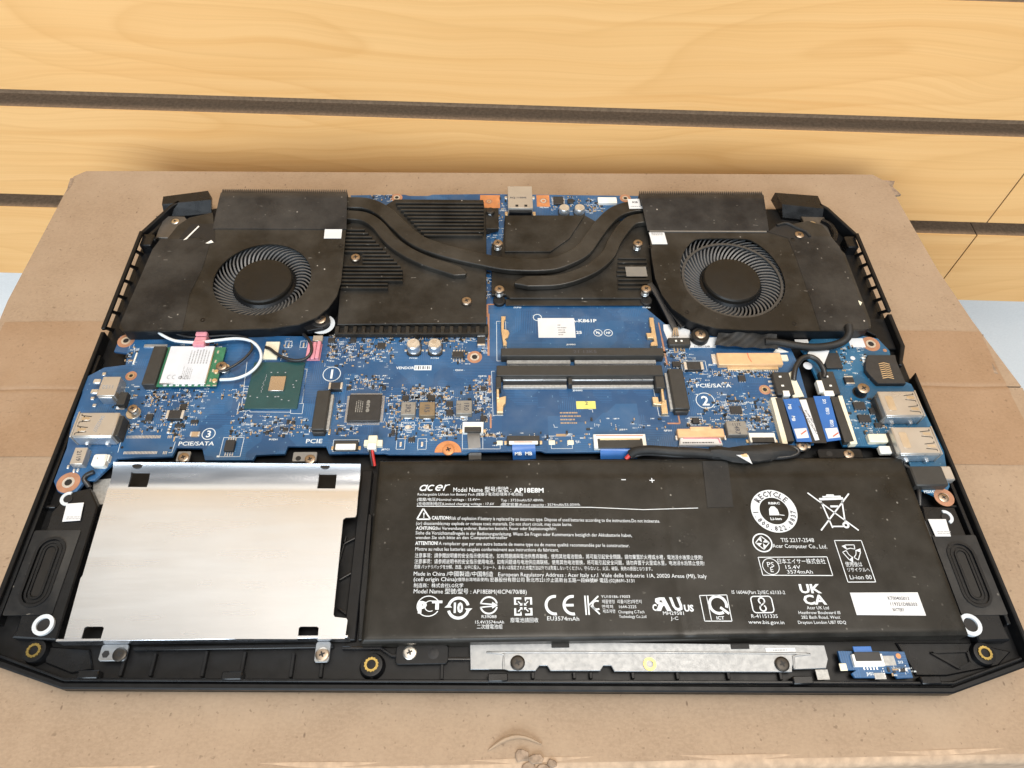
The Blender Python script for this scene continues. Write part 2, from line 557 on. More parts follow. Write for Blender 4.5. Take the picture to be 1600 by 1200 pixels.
SEAM = 325.0
wall = ob('slat_wall', wall_box(-900, 1100, -24, -13.5, -133, 548), 'groove_brown', kind='structure')
wall['label'] = 'maple laminate slat wall with horizontal grooves behind the box'
pitch = 77.3
for (z0, z1) in [(-134.5, -69.2)] + [(-57.6 + pitch * i, 8.2 + pitch * i) for i in range(0, 8)]:
    for (x0, x1) in ((-900, SEAM - .5), (SEAM + .5, 1100)):
        p = ob('panel', wall_box(x0, x1, -.7, 0, z0, z1), 'maple', wall)
        ob('panel_core', wall_box(x0, x1, -13.4, -.72, z0 + .15, z1 - .15), 'groove_brown', p)
ob('painted_wall', wall_box(-900, 1100, -36, -18, -420, -134.2), 'wall_paint', kind='structure')
ob('painted_wall', wall_box(-900, 1100, -36, -14, 549, 1700), 'reflection_cream', kind='structure')  # unseen wall added above the slats to tint and brighten reflections
ob('floor', MB().box(-1500, 1500, -1500, 400, -372, -360, 0), 'floor_grey', kind='structure')

# ------------------------------------------------------------------ cardboard box
box = thing('cardboard_box', 'worn brown cardboard box with taped top flaps under the laptop', 'box', (0, 5, -358))
SY = 7.0                                            # the seam between the flaps
rear = [(-238, SY + .4), (-241, 60), (-238.5, 150), (-233, 154.5), (-30, 154.5), (214, 155.0), (221, 148), (225, 80), (230, 46), (238, SY + .4)]
front = [(-238, SY - .4), (238, SY - .4), (236, -60), (233, -143), (-233, -143), (-236, -60)]


def sheet(outline, z, t, name, mat, sag=0.0):
    """a slightly uneven sheet of card: outline filled with a fine grid so that it can bow"""
    bm = bmesh.new()
    vs = [bm.verts.new((x, y, 0)) for x, y in outline]
    f = bm.faces.new(vs)
    xs = [p[0] for p in outline]; ys = [p[1] for p in outline]
    for i in range(1, 24):
        bmesh.ops.bisect_plane(bm, geom=bm.verts[:] + bm.edges[:] + bm.faces[:], plane_co=(min(xs) + (max(xs) - min(xs)) * i / 24, 0, 0), plane_no=(1, 0, 0))
    for i in range(1, 10):
        bmesh.ops.bisect_plane(bm, geom=bm.verts[:] + bm.edges[:] + bm.faces[:], plane_co=(0, min(ys) + (max(ys) - min(ys)) * i / 10, 0), plane_no=(0, 1, 0))
    r = bmesh.ops.extrude_face_region(bm, geom=bm.faces[:])
    for v in [g for g in r['geom'] if isinstance(g, bmesh.types.BMVert)]: v.co.z -= t
    for v in bm.verts:
        d = max(0.0, abs(v.co.x) - 178) / 60.0
        wob = math.sin(v.co.x * .031 + v.co.y * .012) * .35 + math.sin(v.co.x * .013 - v.co.y * .041 + 1) * .35
        v.co.z += z + sag * d * d * (.6 + .4 * math.sin(v.co.y * .03)) + wob * min(1, d * 1.6) - .1
        v.co *= S
    bmesh.ops.recalc_face_normals(bm, faces=bm.faces)
    me = bpy.data.meshes.new(name); bm.to_mesh(me); bm.free()
    for p in me.polygons: p.use_smooth = True
    me.set_sharp_from_angle(angle=math.radians(40))
    me.materials.append(MATS[mat])
    return me


ob('flap', sheet(rear, -.05, 3.2, 'flap', 'cardboard', -1.5), 'cardboard', box)
ob('flap', sheet(front, -.05, 3.2, 'flap', 'cardboard', -1.2), 'cardboard', box)
ob('body', MB().prism([(-235, -142), (232, -142), (236, 4), (228, 46), (218, 146), (-233, 150), (-237, 60)], -358, -4.6), 'cardboard', box)
# rounded fold along the front edge
fold = MB()
pr = [(-141.5, -.12), (-143, -.25), (-144.6, -.9), (-145.6, -2.2), (-145.8, -4.0), (-145.8, -60), (-142.2, -60), (-142.2, -3.6)]
nn = 40
vs = []
for i in range(nn + 1):
    x = -236 + 472 * i / nn
    for y, z in pr: vs.append((x, y + math.sin(x * .05) * .25 + math.sin(x * .17) * .12, z + math.sin(x * .09 + 1) * .12))
m = len(pr)
fold.add(vs, [(i * m + j, (i + 1) * m + j, (i + 1) * m + (j + 1) % m, i * m + (j + 1) % m) for i in range(nn) for j in range(m)])
ob('front_fold', fold, 'cardboard_fold', box, sharp=60)
# tape over the seam, pressed into it along a ragged crease
tape = MB()
ends = {0: -237.0, 1: 236.0}
rows = [(-31, .10), (-15, .12), (SY - 5.5, .14), (SY - 2.4, .42), (SY - .8, .50), (SY + .1, -.05), (SY + .9, .42), (SY + 2.6, .40), (SY + 6, .14), (25, .12), (42.5, .10)]
vs = []
nx = 90
for r, (y, z) in enumerate(rows):
    for i in range(nx + 1):
        x = -237 + 473 * i / nx
        d = max(0.0, abs(x) - 178) / 60.0
        wob = math.sin(x * .031 + y * .012) * .35 + math.sin(x * .013 - y * .041 + 1) * .35
        yy = y + (math.sin(x * .11) * .35 if 1 < r < 9 else 0) + (-(.0165 * (x - 60)) if r == 0 else (-.0155 * (x)) if r == 10 else 0)
        if i == nx: x += -22 if r > 5 else -8
        vs.append((x, yy, z + wob * min(1, d * 1.6) + (-1.4) * d * d * (.6 + .4 * math.sin(y * .03)) + .03 * math.sin(x * 1.3 + r)))
tape.add(vs, [(r * (nx + 1) + i, r * (nx + 1) + i + 1, (r + 1) * (nx + 1) + i + 1, (r + 1) * (nx + 1) + i) for r in range(len(rows) - 1) for i in range(nx)])
tp = ob('paper_tape', tape, 'paper_tape', box, sharp=60)
# torn spot on the front edge, frayed corners and edges
tear = MB()
tx, ty = U(P(805, 1175), 0)
lip = [(tx - 9 + i * 2.0, ty + .6 + 3.2 * math.sin(i / 9 * math.pi) + 1.5 * i / 9, .2 + 1.0 * math.sin(i / 9 * math.pi)) for i in range(10)]
tear.tube(lip, [.2, .5, .7, .8, .8, .7, .6, .5, .4, .2], 7)
ob('torn_lip', tear, 'cardboard', box)
for (dx, dy, dz, s) in ((2, -1, 0, 3.4), (7, -2.2, .3, 3.1), (4.5, -4.6, -.2, 2.8), (9, -5.2, -.4, 2.6), (12, -3.4, 0, 2.1)):
    tm = MB()
    ring0 = [(tx + dx + s * math.cos(a) * random.uniform(.6, 1.1), ty + dy + s * .7 * math.sin(a) * random.uniform(.6, 1.1)) for a in [k * math.pi / 4.5 for k in range(9)]]
    tm.prism(ring0, -1.5, .5 + dz + random.uniform(.1, .5), c=.3)
    ob('torn_shred', tm, 'cardboard_core', box)
for k, (pts, z) in enumerate([([(1373, 281), (1398, 283), (1395, 292), (1408, 304), (1396, 306), (1385, 294)], -1.0), ([(110, 279), (117, 277), (112, 290), (104, 300), (107, 288)], -.6),
                              ([(1532, 535), (1536, 522), (1543, 545), (1546, 560), (1560, 585), (1553, 583), (1538, 552)], -.5)]):
    tm = MB(); tm.prism(poly(P, pts, z), z - 1.2, z + .1)
    ob('frayed_edge', tm, 'cardboard_core', box)

# ------------------------------------------------------------------ small builders shared by many things
def copy_of(o, parent, loc):
    c = o.copy(); col.objects.link(c)
    c.location = Vector([k * S for k in loc]) - (origin(parent) if parent else Vector((0, 0, 0)))
    c.parent = parent
    return c


_cross = {}


def cross_mb(r):
    m = MB(); w = r * .12; l = r * .42
    m.box(-l, l, -w, w, -.02, .02, 0); m.box(-w, w, -l, -w, -.021, .019, 0); m.box(-w, w, w, l, -.021, .019, 0)
    return m


def screw(parent, q, z, r=2.3, h=1.0, mat='screw_metal', rot=.4, shank=0, name='screw'):
    """Phillips screw, head top at z; with shank > 0 a spring and washer show under it"""
    x, y = U(q, z)
    m = MB().lathe(0, 0, [(r, -h), (r, -h * .35), (r * .86, -.08), (r * .7, 0)], 20)
    s = ob(name, m, mat, parent, (x, y, z))
    c = ob('cross_slot', cross_mb(r), 'dark_slot', s, (x, y, z + .012)); c.rotation_euler = (0, 0, rot)
    if shank:
        m = MB().lathe(0, 0, [(r * .62, -shank), (r * .62, -h)], 14)
        ob('shank', m, 'nickel', s, (x, y, z))
        m = MB(); hel = [(r * .74 * math.cos(a * .7), r * .74 * math.sin(a * .7), -shank + (shank - h) * a / 28) for a in range(29)]
        m.tube(hel, .22, 6)
        ob('spring', m, 'solder', s, (x, y, z))
    return s


def text_mesh(body, bold=0.0, shear=0.0, res=2):
    cu = bpy.data.curves.new('lettering', 'FONT')
    cu.body = body; cu.size = 1.0; cu.shear = shear; cu.resolution_u = res; cu.offset = bold
    o = bpy.data.objects.new('lettering', cu)
    me = bpy.data.meshes.new_from_object(o)
    bpy.data.objects.remove(o); bpy.data.curves.remove(cu)
    me.name = 'lettering'
    return me


CAPH = max(v.co.y for v in text_mesh('H').vertices)


def text_fit(body, ql, qr, hpx, z, mat, parent, bold=0.0, shear=0.0, res=2, flip=False):
    """one printed line, baseline from ql to qr, capitals hpx tall in the photograph"""
    a = Vector(U(ql, z)); b = Vector(U(qr, z))
    mx = (ql[0] + qr[0]) / 2; my = (ql[1] + qr[1]) / 2
    cap = U((mx, my - hpx), z)[1] - U((mx, my), z)[1]
    me = text_mesh(body, bold, shear, res)
    if flip:
        for v in me.vertices: v.co.x = -v.co.x
        me.flip_normals()
    xs = [v.co.x for v in me.vertices]
    x0, x1 = min(xs), max(xs)
    w = (b - a).length; ang = math.atan2(b.y - a.y, b.x - a.x)
    fx = w / (x1 - x0); fy = cap / CAPH
    for v in me.vertices: v.co = Vector(((v.co.x - x0) * fx * S, v.co.y * fy * S, 0))
    o = ob('lettering', me, mat, parent, (a.x, a.y, z))
    o.rotation_euler = (0, 0, ang)
    return o


def text_at(body, q, cap, z, mat, parent, rot=0.0, bold=0.0, xs=1.0, shear=0.0, res=2):
    """lettering centred on q, capitals cap mm tall"""
    me = text_mesh(body, bold, shear, res)
    X = [v.co.x for v in me.vertices]; Y = [v.co.y for v in me.vertices]
    cx = (min(X) + max(X)) / 2; cy = (min(Y) + max(Y)) / 2; k = cap / CAPH
    for v in me.vertices: v.co = Vector(((v.co.x - cx) * k * xs * S, (v.co.y - cy) * k * S, 0))
    x, y = U(q, z)
    o = ob('lettering', me, mat, parent, (x, y, z))
    o.rotation_euler = (0, 0, math.radians(rot))
    return o


def fine_print(parent, x0, x1, y0, y1, z, lines, mat='ink_grey', seed=1, fill=(.5, 1.0), dirx=True):
    """print too small to read: rows of short dashes"""
    rnd = random.Random(seed); m = MB()
    for i in range(lines):
        if dirx:
            yc = y1 - (i + .5) * (y1 - y0) / lines; x = x0; end = x0 + (x1 - x0) * rnd.uniform(*fill); w = (y1 - y0) / lines * .42
            while x < end:
                l = rnd.uniform(.35, 1.2); m.flat([(x, yc - w / 2), (min(x + l, end), yc - w / 2), (min(x + l, end), yc + w / 2), (x, yc + w / 2)], z); x += l + rnd.uniform(.12, .3)
        else:
            xc = x0 + (i + .5) * (x1 - x0) / lines; y = y0; end = y0 + (y1 - y0) * rnd.uniform(*fill); w = (x1 - x0) / lines * .42
            while y < end:
                l = rnd.uniform(.35, 1.2); m.flat([(xc - w / 2, y), (xc + w / 2, y), (xc + w / 2, min(y + l, end)), (xc - w / 2, min(y + l, end))], z); y += l + rnd.uniform(.12, .3)
    return ob('fine_print', m, mat, parent, kind='stuff')


def circle_pts(cx, cy, r, n=32, sx=1, sy=1, a0=0.0):
    return [(cx + r * sx * math.cos(2 * math.pi * i / n + a0), cy + r * sy * math.sin(2 * math.pi * i / n + a0)) for i in range(n)]


def stadium(cx, cy, w, h, n=10):
    r = w / 2; d = h / 2 - r
    return [(cx + r * math.cos(math.pi * i / n), cy + d + r * math.sin(math.pi * i / n)) for i in range(n + 1)] + \
           [(cx - r * math.cos(math.pi * i / n), cy - d - r * math.sin(math.pi * i / n)) for i in range(n + 1)]


def rrect(x0, x1, y0, y1, r, n=5):
    out = []
    for cx, cy, a in ((x1 - r, y1 - r, 0), (x0 + r, y1 - r, 90), (x0 + r, y0 + r, 180), (x1 - r, y0 + r, 270)):
        for i in range(n + 1):
            t = math.radians(a + 90 * i / n); out.append((cx + r * math.cos(t), cy + r * math.sin(t)))
    return out


# ------------------------------------------------------------------ laptop base (upside down, bottom cover off)
base = thing('laptop_base', 'black laptop lying upside down on the box, bottom cover removed', 'laptop', (0, 0, 0))
outer = [(-181.5, -109.5), (-150.5, -119.3), (150.5, -125.3), (181.5, -116.5), (181.5, 92), (170, 112), (150, 118), (-150, 117), (-167, 112), (-181.5, 92)]
lid_o = inset(outer, 1.6)
ob('lid', MB().prism(lid_o, .02, 4.6, c=.5), 'lid_plastic', base)
ob('floor_plate', MB().prism(outer, 4.7, 6.4), 'black_plastic', base)
FZ = 6.4


def wall_strip(pts, t, z0, z1, c=.4):
    """upright wall on the inner side of a line running anticlockwise"""
    m = MB(); n = len(pts); ip = []
    for i in range(n):
        d = Vector(pts[min(i + 1, n - 1)]) - Vector(pts[max(i - 1, 0)]); d.normalize()
        nx, ny = -d.y * t, d.x * t; ip.append((pts[i][0] + nx, pts[i][1] + ny))
    return m.prism(list(pts) + ip[::-1], z0, z1, c=c)


fr = [(-181.5, -109.5), (-150.5, -119.3), (150.5, -125.3), (181.5, -116.5)]
ob('front_rim', wall_strip(fr, 2.2, 4.72, 8.6, .5), 'black_plastic', base)
fr2 = [(-178.5, -107.6), (-150, -117.0), (151, -122.6), (178.5, -114.8)]
ob('front_lip', wall_strip(fr2, 1.0, 6.4, 9.4, .25), 'black_plastic_gloss', base)
RZ = 12.0
# left wall in one run; right wall broken where the card reader looks out
ob('left_wall', wall_strip([(-181.5, 30), (-181.5, -109)], 1.6, 4.75, RZ, .35), 'black_plastic', base)
ob('left_wall_rail', MB().box(-179.8, -178.4, -98, 18, 6.4, 10.4, .2), 'black_plastic_gloss', base)
ob('right_wall', MB().prism([(179.9, 3.0), (181.5, 6.5), (181.5, -116.5), (179.9, -116.5)], 4.75, RZ, c=.35), 'black_plastic', base)
ob('right_wall_rail', MB().box(177.6, 179.0, -103, 0, 6.4, 10.2, .2), 'black_plastic_gloss', base)
ob('right_corner_wall', MB().prism([(181.6, 40), (181.6, 21), (176.5, 10), (175.2, 10.6), (179.6, 21.4), (179.6, 40)], 4.75, RZ + .2, c=.35), 'black_plastic', base)
ob('right_wall_web', MB().prism([(179.5, 40), (179.5, 22), (172, 22), (172, 30), (165, 36), (165, 40)], 6.4, 8.6, c=.3), 'black_plastic', base)
for sgn in (-1, 1):
    # rear side: vented wall - rails and slanted bars
    y0, y1 = (30, 92) if sgn < 0 else (40.05, 92)
    xa, xb = sorted((sgn * 180.6, sgn * 178.9))
    ob('vent_rail', MB().box(xa, xb, y0, y1, RZ + .8, RZ + 2.2, .35), 'black_plastic', base)
    ob('vent_rail', MB().box(xa, xb, y0, y1, 4.75, 6.5, .2), 'black_plastic', base)
    n = 6
    xa, xb = sorted((sgn * 180.3, sgn * 179.2))
    for k in range(n):
        yb = y0 + .5 + (y1 - y0 - 14) * k / (n - 1)
        bar = MB(); s = 3.8
        vs = [(x, y, z) for z, dy in ((6.5, s), (RZ + .9, 0)) for x, y in ((xa, yb + dy), (xb, yb + dy), (xb, yb + dy + 1.6), (xa, yb + dy + 1.6))]
        bar.add(vs, [(0, 3, 2, 1), (4, 5, 6, 7), (0, 1, 5, 4), (1, 2, 6, 5), (2, 3, 7, 6), (3, 0, 4, 7)])
        ob('vent_bar', bar, 'black_plastic', base)
    # slanting rear corner
    ptsc = [(sgn * 181.5, 92), (sgn * 171.5, 112.5), (sgn * 168, 116)]
    if sgn > 0: w_ = wall_strip(ptsc, 1.8, 4.75, RZ + .6, .3)
    else: w_ = wall_strip(ptsc[::-1], 1.8, 4.75, RZ + .6, .3)
    ob('rear_corner_wall', w_, 'black_plastic', base)
    ob('corner_post', MB().box(min(sgn * 179.6, sgn * 174), max(sgn * 179.6, sgn * 174), 84, 92, 6.4, RZ, .5), 'black_plastic_gloss', base)
# rear corner caps
for pts_top, pts_front in (([(255, 307), (325, 298), (330, 312), (253, 319)], [(253, 319), (322, 312), (322, 331), (262, 339)]),
                           ([(1211, 301), (1278, 306), (1287, 326), (1222, 319)], [(1221, 319), (1286, 327), (1272, 341), (1224, 334)])):
    zt = 12.6
    a0 = U(pts_top[0], zt); a1 = U(pts_top[1], zt); b1 = U(pts_top[2], zt); b0 = U(pts_top[3], zt)
    zf = 7.8
    c0 = (b0[0] + .8, b0[1] - 4.8); c1 = (b1[0] - .4, b1[1] - 4.8)
    m = MB(); vs = [(a0[0], a0[1] + 1.2, 6.4), (a1[0], a1[1] + 1.2, 6.4), (c1[0], c1[1] - .3, 6.4), (c0[0], c0[1] - .3, 6.4),
                    (a0[0], a0[1], zt), (a1[0], a1[1], zt), (b1[0], b1[1], zt), (b0[0], b0[1], zt), (c1[0], c1[1], zf), (c0[0], c0[1], zf)]
    m.add(vs, [(0, 3, 2, 1), (0, 1, 5, 4), (4, 5, 6, 7), (7, 6, 8, 9), (9, 8, 2, 3), (1, 2, 8, 6, 5), (0, 4, 7, 9, 3)])
    ob('hinge_cap', m, 'black_plastic_gloss', base)
# hinge brackets
for pts, hole in (([(243, 337), (288, 338), (300, 352), (270, 372), (243, 371), (252, 345)], (273, 345)), ([(1252, 338), (1288, 339), (1300, 372), (1276, 374), (1258, 350)], (1270, 349))):
    z = 9.5
    b = ob('hinge_bracket', MB().prism(poly(P, pts, z), 7.4, z, c=.25), 'bracket_grey', base)
    screw(b, hole, z + .5, 2.0, .8, 'nickel')
ob('hinge_arm', MB().tube(path(P, [(1284, 345, 10), (1297, 352, 10.5), (1305, 366, 10.5), (1303, 378, 9.5)], 5), 1.4, 8), 'black_plastic_gloss', base)
ob('hinge_arm', MB().tube(path(P, [(258, 345, 8), (244, 360, 9), (232, 372, 10), (245, 376, 9.5)], 5), 1.4, 8), 'black_plastic_gloss', base)

# front trough: ribs, clips, ledges, brass inserts
for (X, y0, y1) in ((186, 1027, 1056), (233, 1020, 1056), (314, 1017, 1057), (375, 1018, 1057), (453, 1020, 1058), (500, 1036, 1058), (580, 1048, 1060), (690, 1030, 1061), (833, 1050, 1060), (898, 1050, 1060), (924, 1050, 1060), (990, 1050, 1060), (1060, 1050, 1061), (1140, 1050, 1061), (1222, 1050, 1062)):
    x, ya = U((X, y1), 8.5); _, yb = U((X, y0), 8.5)
    ob('rib', MB().box(x - .55, x + .55, ya, yb, 6.35, 8.3, .15), 'black_plastic', base)
for X, Y in ((137, 1055), (362, 1057), (778, 1060), (1255, 1064), (1455, 1064)):
    x, y = U((X, Y), 10)
    ob('clip', MB().box(x - 3.4, x + 3.4, y - 1.0, y + 1.6, 7, 10.3, .3), 'black_plastic_gloss', base)
x0, y0 = U((208, 1014), 9); x1, y1 = U((520, 1016), 9)
ob('ledge', MB().box(x0, x1, y0 - .5, y0 + .7, 6.4, 9, .2), 'black_plastic_gloss', base)
ledge = poly(P, [(535, 1012), (595, 1012), (612, 1024), (700, 1029), (735, 1029)], 9.0)
ob('ledge', MB().strip([p + (9.0,) for p in ledge], 1.1, 2.6, .2), 'black_plastic_gloss', base)
for q, rr in (((52, 1016), 2.3), ((580, 1038), 2.3), ((1540, 1020), 2.3)):
    x, y = U(q, 10)
    s = ob('screw_boss', MB().lathe(x, y, [(rr + 2.2, 6.4), (rr + 1.4, 9.4), (rr + .5, 9.5)], 24), 'black_plastic', base)
    ins = MB(); no = 28
    star = [(x + (rr + (.2 if i % 2 else -.06)) * math.cos(2 * math.pi * i / no), y + (rr + (.2 if i % 2 else -.06)) * math.sin(2 * math.pi * i / no)) for i in range(no)]
    ins.prism(star, 8, 10.0, holes=[circle_pts(x, y, rr * .68, 20)[::-1]])
    i_ = ob('brass_insert', ins, 'brass', base)
    ob('thread_hole', MB().cyl(x, y, 8.1, 8.6, rr * .67, 16), 'dark_slot', i_)
# divider beside the drive bay, with diagonal ribs
z = 9.5
ob('divider', MB().box(*rect(P, 555, 1000, 566, 735, z), 6.4, z, .3), 'black_plastic', base)
ob('divider_ledge', MB().prism(poly(P, [(566, 800), (581, 804), (569, 1000), (560, 1000)], 8.5), 6.4, 8.5, c=.2), 'black_plastic_gloss', base)
for (a, b) in (((534, 850), (558, 838)), ((530, 905), (556, 890)), ((528, 950), (552, 966)), ((540, 838), (528, 880))):
    pa, pb = U(a, 8.6), U(b, 8.6)
    ob('diagonal_rib', MB().strip([pa + (8.6,), pb + (8.6,)], .9, 2.2, .15), 'black_plastic_gloss', base)
# ribs and steps between the left wall and the speaker, and on the right
for k in range(6):
    y = -88 + k * 17
    ob('rib', MB().box(-178.4, -174.5, y, y + 1.0, 6.4, 9.0, .2), 'black_plastic_gloss', base)
    ob('rib', MB().box(173.6, 177.6, y - 3, y - 2.0, 6.4, 9.0, .2), 'black_plastic_gloss', base)
for pts in ([(1455, 1019), (1512, 1017), (1518, 1035), (1500, 1044)], ):
    ob('pocket_frame', MB().outline(poly(P, pts, 8.2), .8, 8.2), 'black_plastic_gloss', base)
pk = poly(P, [(1400, 1004), (1520, 1004), (1580, 1018), (1560, 1040), (1480, 1056), (1432, 1056)], 7.4)
ob('pocket_step', MB().prism(pk, 6.4, 7.4, c=.4), 'black_plastic_gloss', base)
pk = poly(P, [(72, 1010), (140, 1014), (145, 1046), (110, 1052), (70, 1036)], 7.4)
ob('pocket_step', MB().prism(pk, 6.4, 7.4, c=.4), 'black_plastic_gloss', base)

st = ob('floor_sticker', MB().prism(poly(P, [(146, 750), (178, 747), (168, 787), (152, 788), (145, 765)], 6.8), 6.5, 6.7), 'grey_sticker', base)
# ------------------------------------------------------------------ drive bracket
DZ = 14.0
drv = thing('drive_bracket', 'silver brushed metal drive bay cover to the left of the battery', 'bracket', U((330, 860), 8) + (8,))
top = [(168, 765), (560, 768), (557, 804), (555, 808), (540, 809), (536, 812), (521, 960), (523, 964), (541, 966), (543, 969), (539, 998), (496.5, 998.5), (498, 981), (495, 979), (470, 979), (467, 981), (465, 998.5), (157.5, 998), (162.5, 981), (160, 979), (135, 979), (132, 981), (127, 998), (100, 998), (126, 903), (129, 899)]
m = MB(); m.prism(poly(P, top, DZ), DZ - .8, DZ)
ob('cover_plate', m, 'brushed_metal', drv)
# the back of the sheet sweeps up to its edge and has two slots
m = MB(); pa = poly(P, [(168, 765), (560, 768)], DZ)
pb = poly(P, [(177, 722), (563.5, 725)], DZ + 3.4)
ns = 18; colx = [0, .076, .152, .5, .832, .905, 1.0]; vs = []
for i in range(ns + 1):
    t_ = i / ns; z = DZ + 3.4 * t_ ** 2.1
    l_ = [pa[0][j] + (pb[0][j] - pa[0][j]) * t_ for j in (0, 1)]; r_ = [pa[1][j] + (pb[1][j] - pa[1][j]) * t_ for j in (0, 1)]
    for dz in (0, -.8):
        for f_ in colx: vs.append((l_[0] + (r_[0] - l_[0]) * f_, l_[1] + (r_[1] - l_[1]) * f_ + .02, z + dz))
nc = len(colx); fs = []
for i in range(ns):
    for j in range(nc - 1):
        if j in (1, 4) and 2 <= i < 12: continue
        a0 = i * 2 * nc + j; a1 = a0 + 2 * nc
        fs += [(a0, a0 + 1, a1 + 1, a1), (a0 + nc, a1 + nc, a1 + nc + 1, a0 + nc + 1)]
for j in range(nc - 1): a1 = ns * 2 * nc + j; fs.append((a1, a1 + 1, a1 + nc + 1, a1 + nc))
for i in range(ns): a0 = i * 2 * nc; fs += [(a0, a0 + 2 * nc, a0 + 3 * nc, a0 + nc), (a0 + nc - 1, a0 + 2 * nc - 1, a0 + 4 * nc - 1, a0 + 3 * nc - 1)]
m.add(vs, fs)
ob('back_sweep', m, 'brushed_metal', drv, recalc=False, sharp=50)
for q in ((214, 728), (508, 729)):
    x, y = U(q, DZ + 2.9)
    ob('strip_hole', MB().lathe(x, y, [(1.5, DZ + 1.0), (1.5, DZ + 3.0)], 16, 1.2, .6), 'dark_slot', drv)
a = U((88, 998), DZ); b = U((543, 999), DZ)
m = MB().box(a[0], b[0], a[1] - .9, a[1] - .05, 8.4, DZ - .1, .1)
ob('front_flange', m, 'brushed_metal', drv)
for q in ((127, 1005), (473, 1007)):
    x, y = U(q, 11.5)
    m = MB(); n = 14
    m.add([(x + 1.9 * math.cos(2 * math.pi * i / n), a[1] - .93, 11.3 + .9 * math.sin(2 * math.pi * i / n)) for i in range(n)], [tuple(range(n))])
    ob('flange_hole', m, 'dark_slot', drv)
for (x0, y0, x1, y1), scr in (((152, 1033, 203, 1003), [((186, 1022), 'screw_dark'), ((165, 1022), None)]), ((490, 1035, 517, 1006), [((503, 1022), 'screw_metal')])):
    r = rect(P, x0, y0, x1, y1, 9.6)
    tab = ob('mounting_tab', MB().prism(rrect(r[0], r[1], r[2], a[1] - .95, 1.0), 8.7, 9.6, c=.15), 'zinc', drv)
    for q, mt in scr:
        if mt: screw(tab, q, 10.4, 2.35, .8, mt)
        else:
            x, y = U(q, 9.7); ob('tab_hole', MB().cyl(x, y, 9.5, 9.68, 1.3, 6, .01), 'dark_slot', tab)
for (x0, y0, x1, y1), q in (((274, 721, 299, 705), (286, 714)), ((456, 721, 496, 706), (484, 717))):
    r = rect(P, x0, y0, x1, y1, 10.5)
    tab = ob('mounting_tab', MB().prism(rrect(r[0], r[1], r[2], r[3], .6), 9.6, 10.5, c=.1), 'zinc', drv)
    screw(tab, q, 11.2, 2.1, .7)
    if x0 > 400:
        x, y = U((466, 716), 10.6); ob('tab_hole', MB().cyl(x, y, 10.4, 10.58, 1.1, 12, .01), 'dark_slot', tab)

# ------------------------------------------------------------------ battery
BZ = 14.0
PZT = BZ + .06                       # height of the print
bat = thing('battery_pack', 'flat black battery pack covered in white safety print', 'battery', U((1000, 860), 7) + (7,))
bx0, bx1, by0, by1 = -51.8, 160.2, -107.2, -36.4
m = MB(); n1 = 170; n2 = 70; vs = []; fs = []


def bat_z(x, y):
    e = min((x - bx0), (bx1 - x), (y - by0), (by1 - y))
    z = BZ - 1.4 * max(0, 1 - e / 1.6) ** 2
    for sx_, d_, w_ in ((19.0, .16, 2.0), (61.0, .34, 2.2), (90.5, .18, 1.8)): z -= d_ * math.exp(-((x - sx_ - .03 * (y + 70)) / w_) ** 2)   # seams between the cells
    z -= .22 / (1 + math.exp(-(y + 44.6) / .35)) + .05 * (1 + math.sin(x * .21 + y * .12) * math.sin(y * .3 - x * .07))                      # folded-over end of the wrap, slight ripple
    return z


gx = [bx0 + (bx1 - bx0) * i / n1 for i in range(n1 + 1)]; gx = sorted(set(gx + [bx0 + .5, bx0 + 1.1, bx1 - .5, bx1 - 1.1]))
gy = [by0 + (by1 - by0) * i / n2 for i in range(n2 + 1)]; gy = sorted(set(gy + [by0 + .5, by0 + 1.1, by1 - .5, by1 - 1.1]))
for y in gy:
    for x in gx: vs.append((x, y, bat_z(x, y)))
w = len(gx)
fs = [(j * w + i, j * w + i + 1, (j + 1) * w + i + 1, (j + 1) * w + i) for j in range(len(gy) - 1) for i in range(w - 1)]
m.add(vs, fs)
bd = [(bx0, by0), (bx1, by0), (bx1, by1), (bx0, by1)]
m.add([(x, y, z) for z in (6.5, BZ - 1.4) for x, y in bd], [(0, 1, 5, 4), (1, 2, 6, 5), (2, 3, 7, 6), (3, 0, 4, 7), (0, 3, 2, 1)])
me = m.mesh('wrap', True, 60)
ob('wrap', me, 'battery_film', bat)
x0, y0 = U((700, 1037), 9.2); x1, y1 = U((620, 1002), 9.2)
tab = ob('mounting_tab', MB().prism(rrect(x1, x0, y0, by0 + .2, 1.2), 7.8, 9.2, c=.2), 'black_plastic', bat)
screw(tab, (640, 1019), 9.9, 2.4, .8, 'nickel')
screw(tab, (677, 1021), 9.35, 1.9, .3, 'dark_slot')
x0, y0 = U((1281, 718), 11); x1, y1 = U((1345, 701), 11)
tab = ob('mounting_tab', MB().prism(rrect(x0, x1, by1 - .1, y1, 1.2), 9.6, 11, c=.2), 'black_plastic', bat)
screw(tab, (1327, 709), 11.6, 2.1, .7)
ob('tab_hole', MB().cyl(*U((1296, 709), 11.05), 10.8, 11.06, 1.3, 14, .01), 'dark_slot', tab)


def bt(s, k, xl, yl, xr, yr=None, h=5.0, bold=0.0, shear=0.0):
    return text_fit(s, k(xl, yl), k(xr, yr if yr is not None else yl) if not isinstance(xr, tuple) else xr, h, PZT, 'print_white', bat, bold, shear)


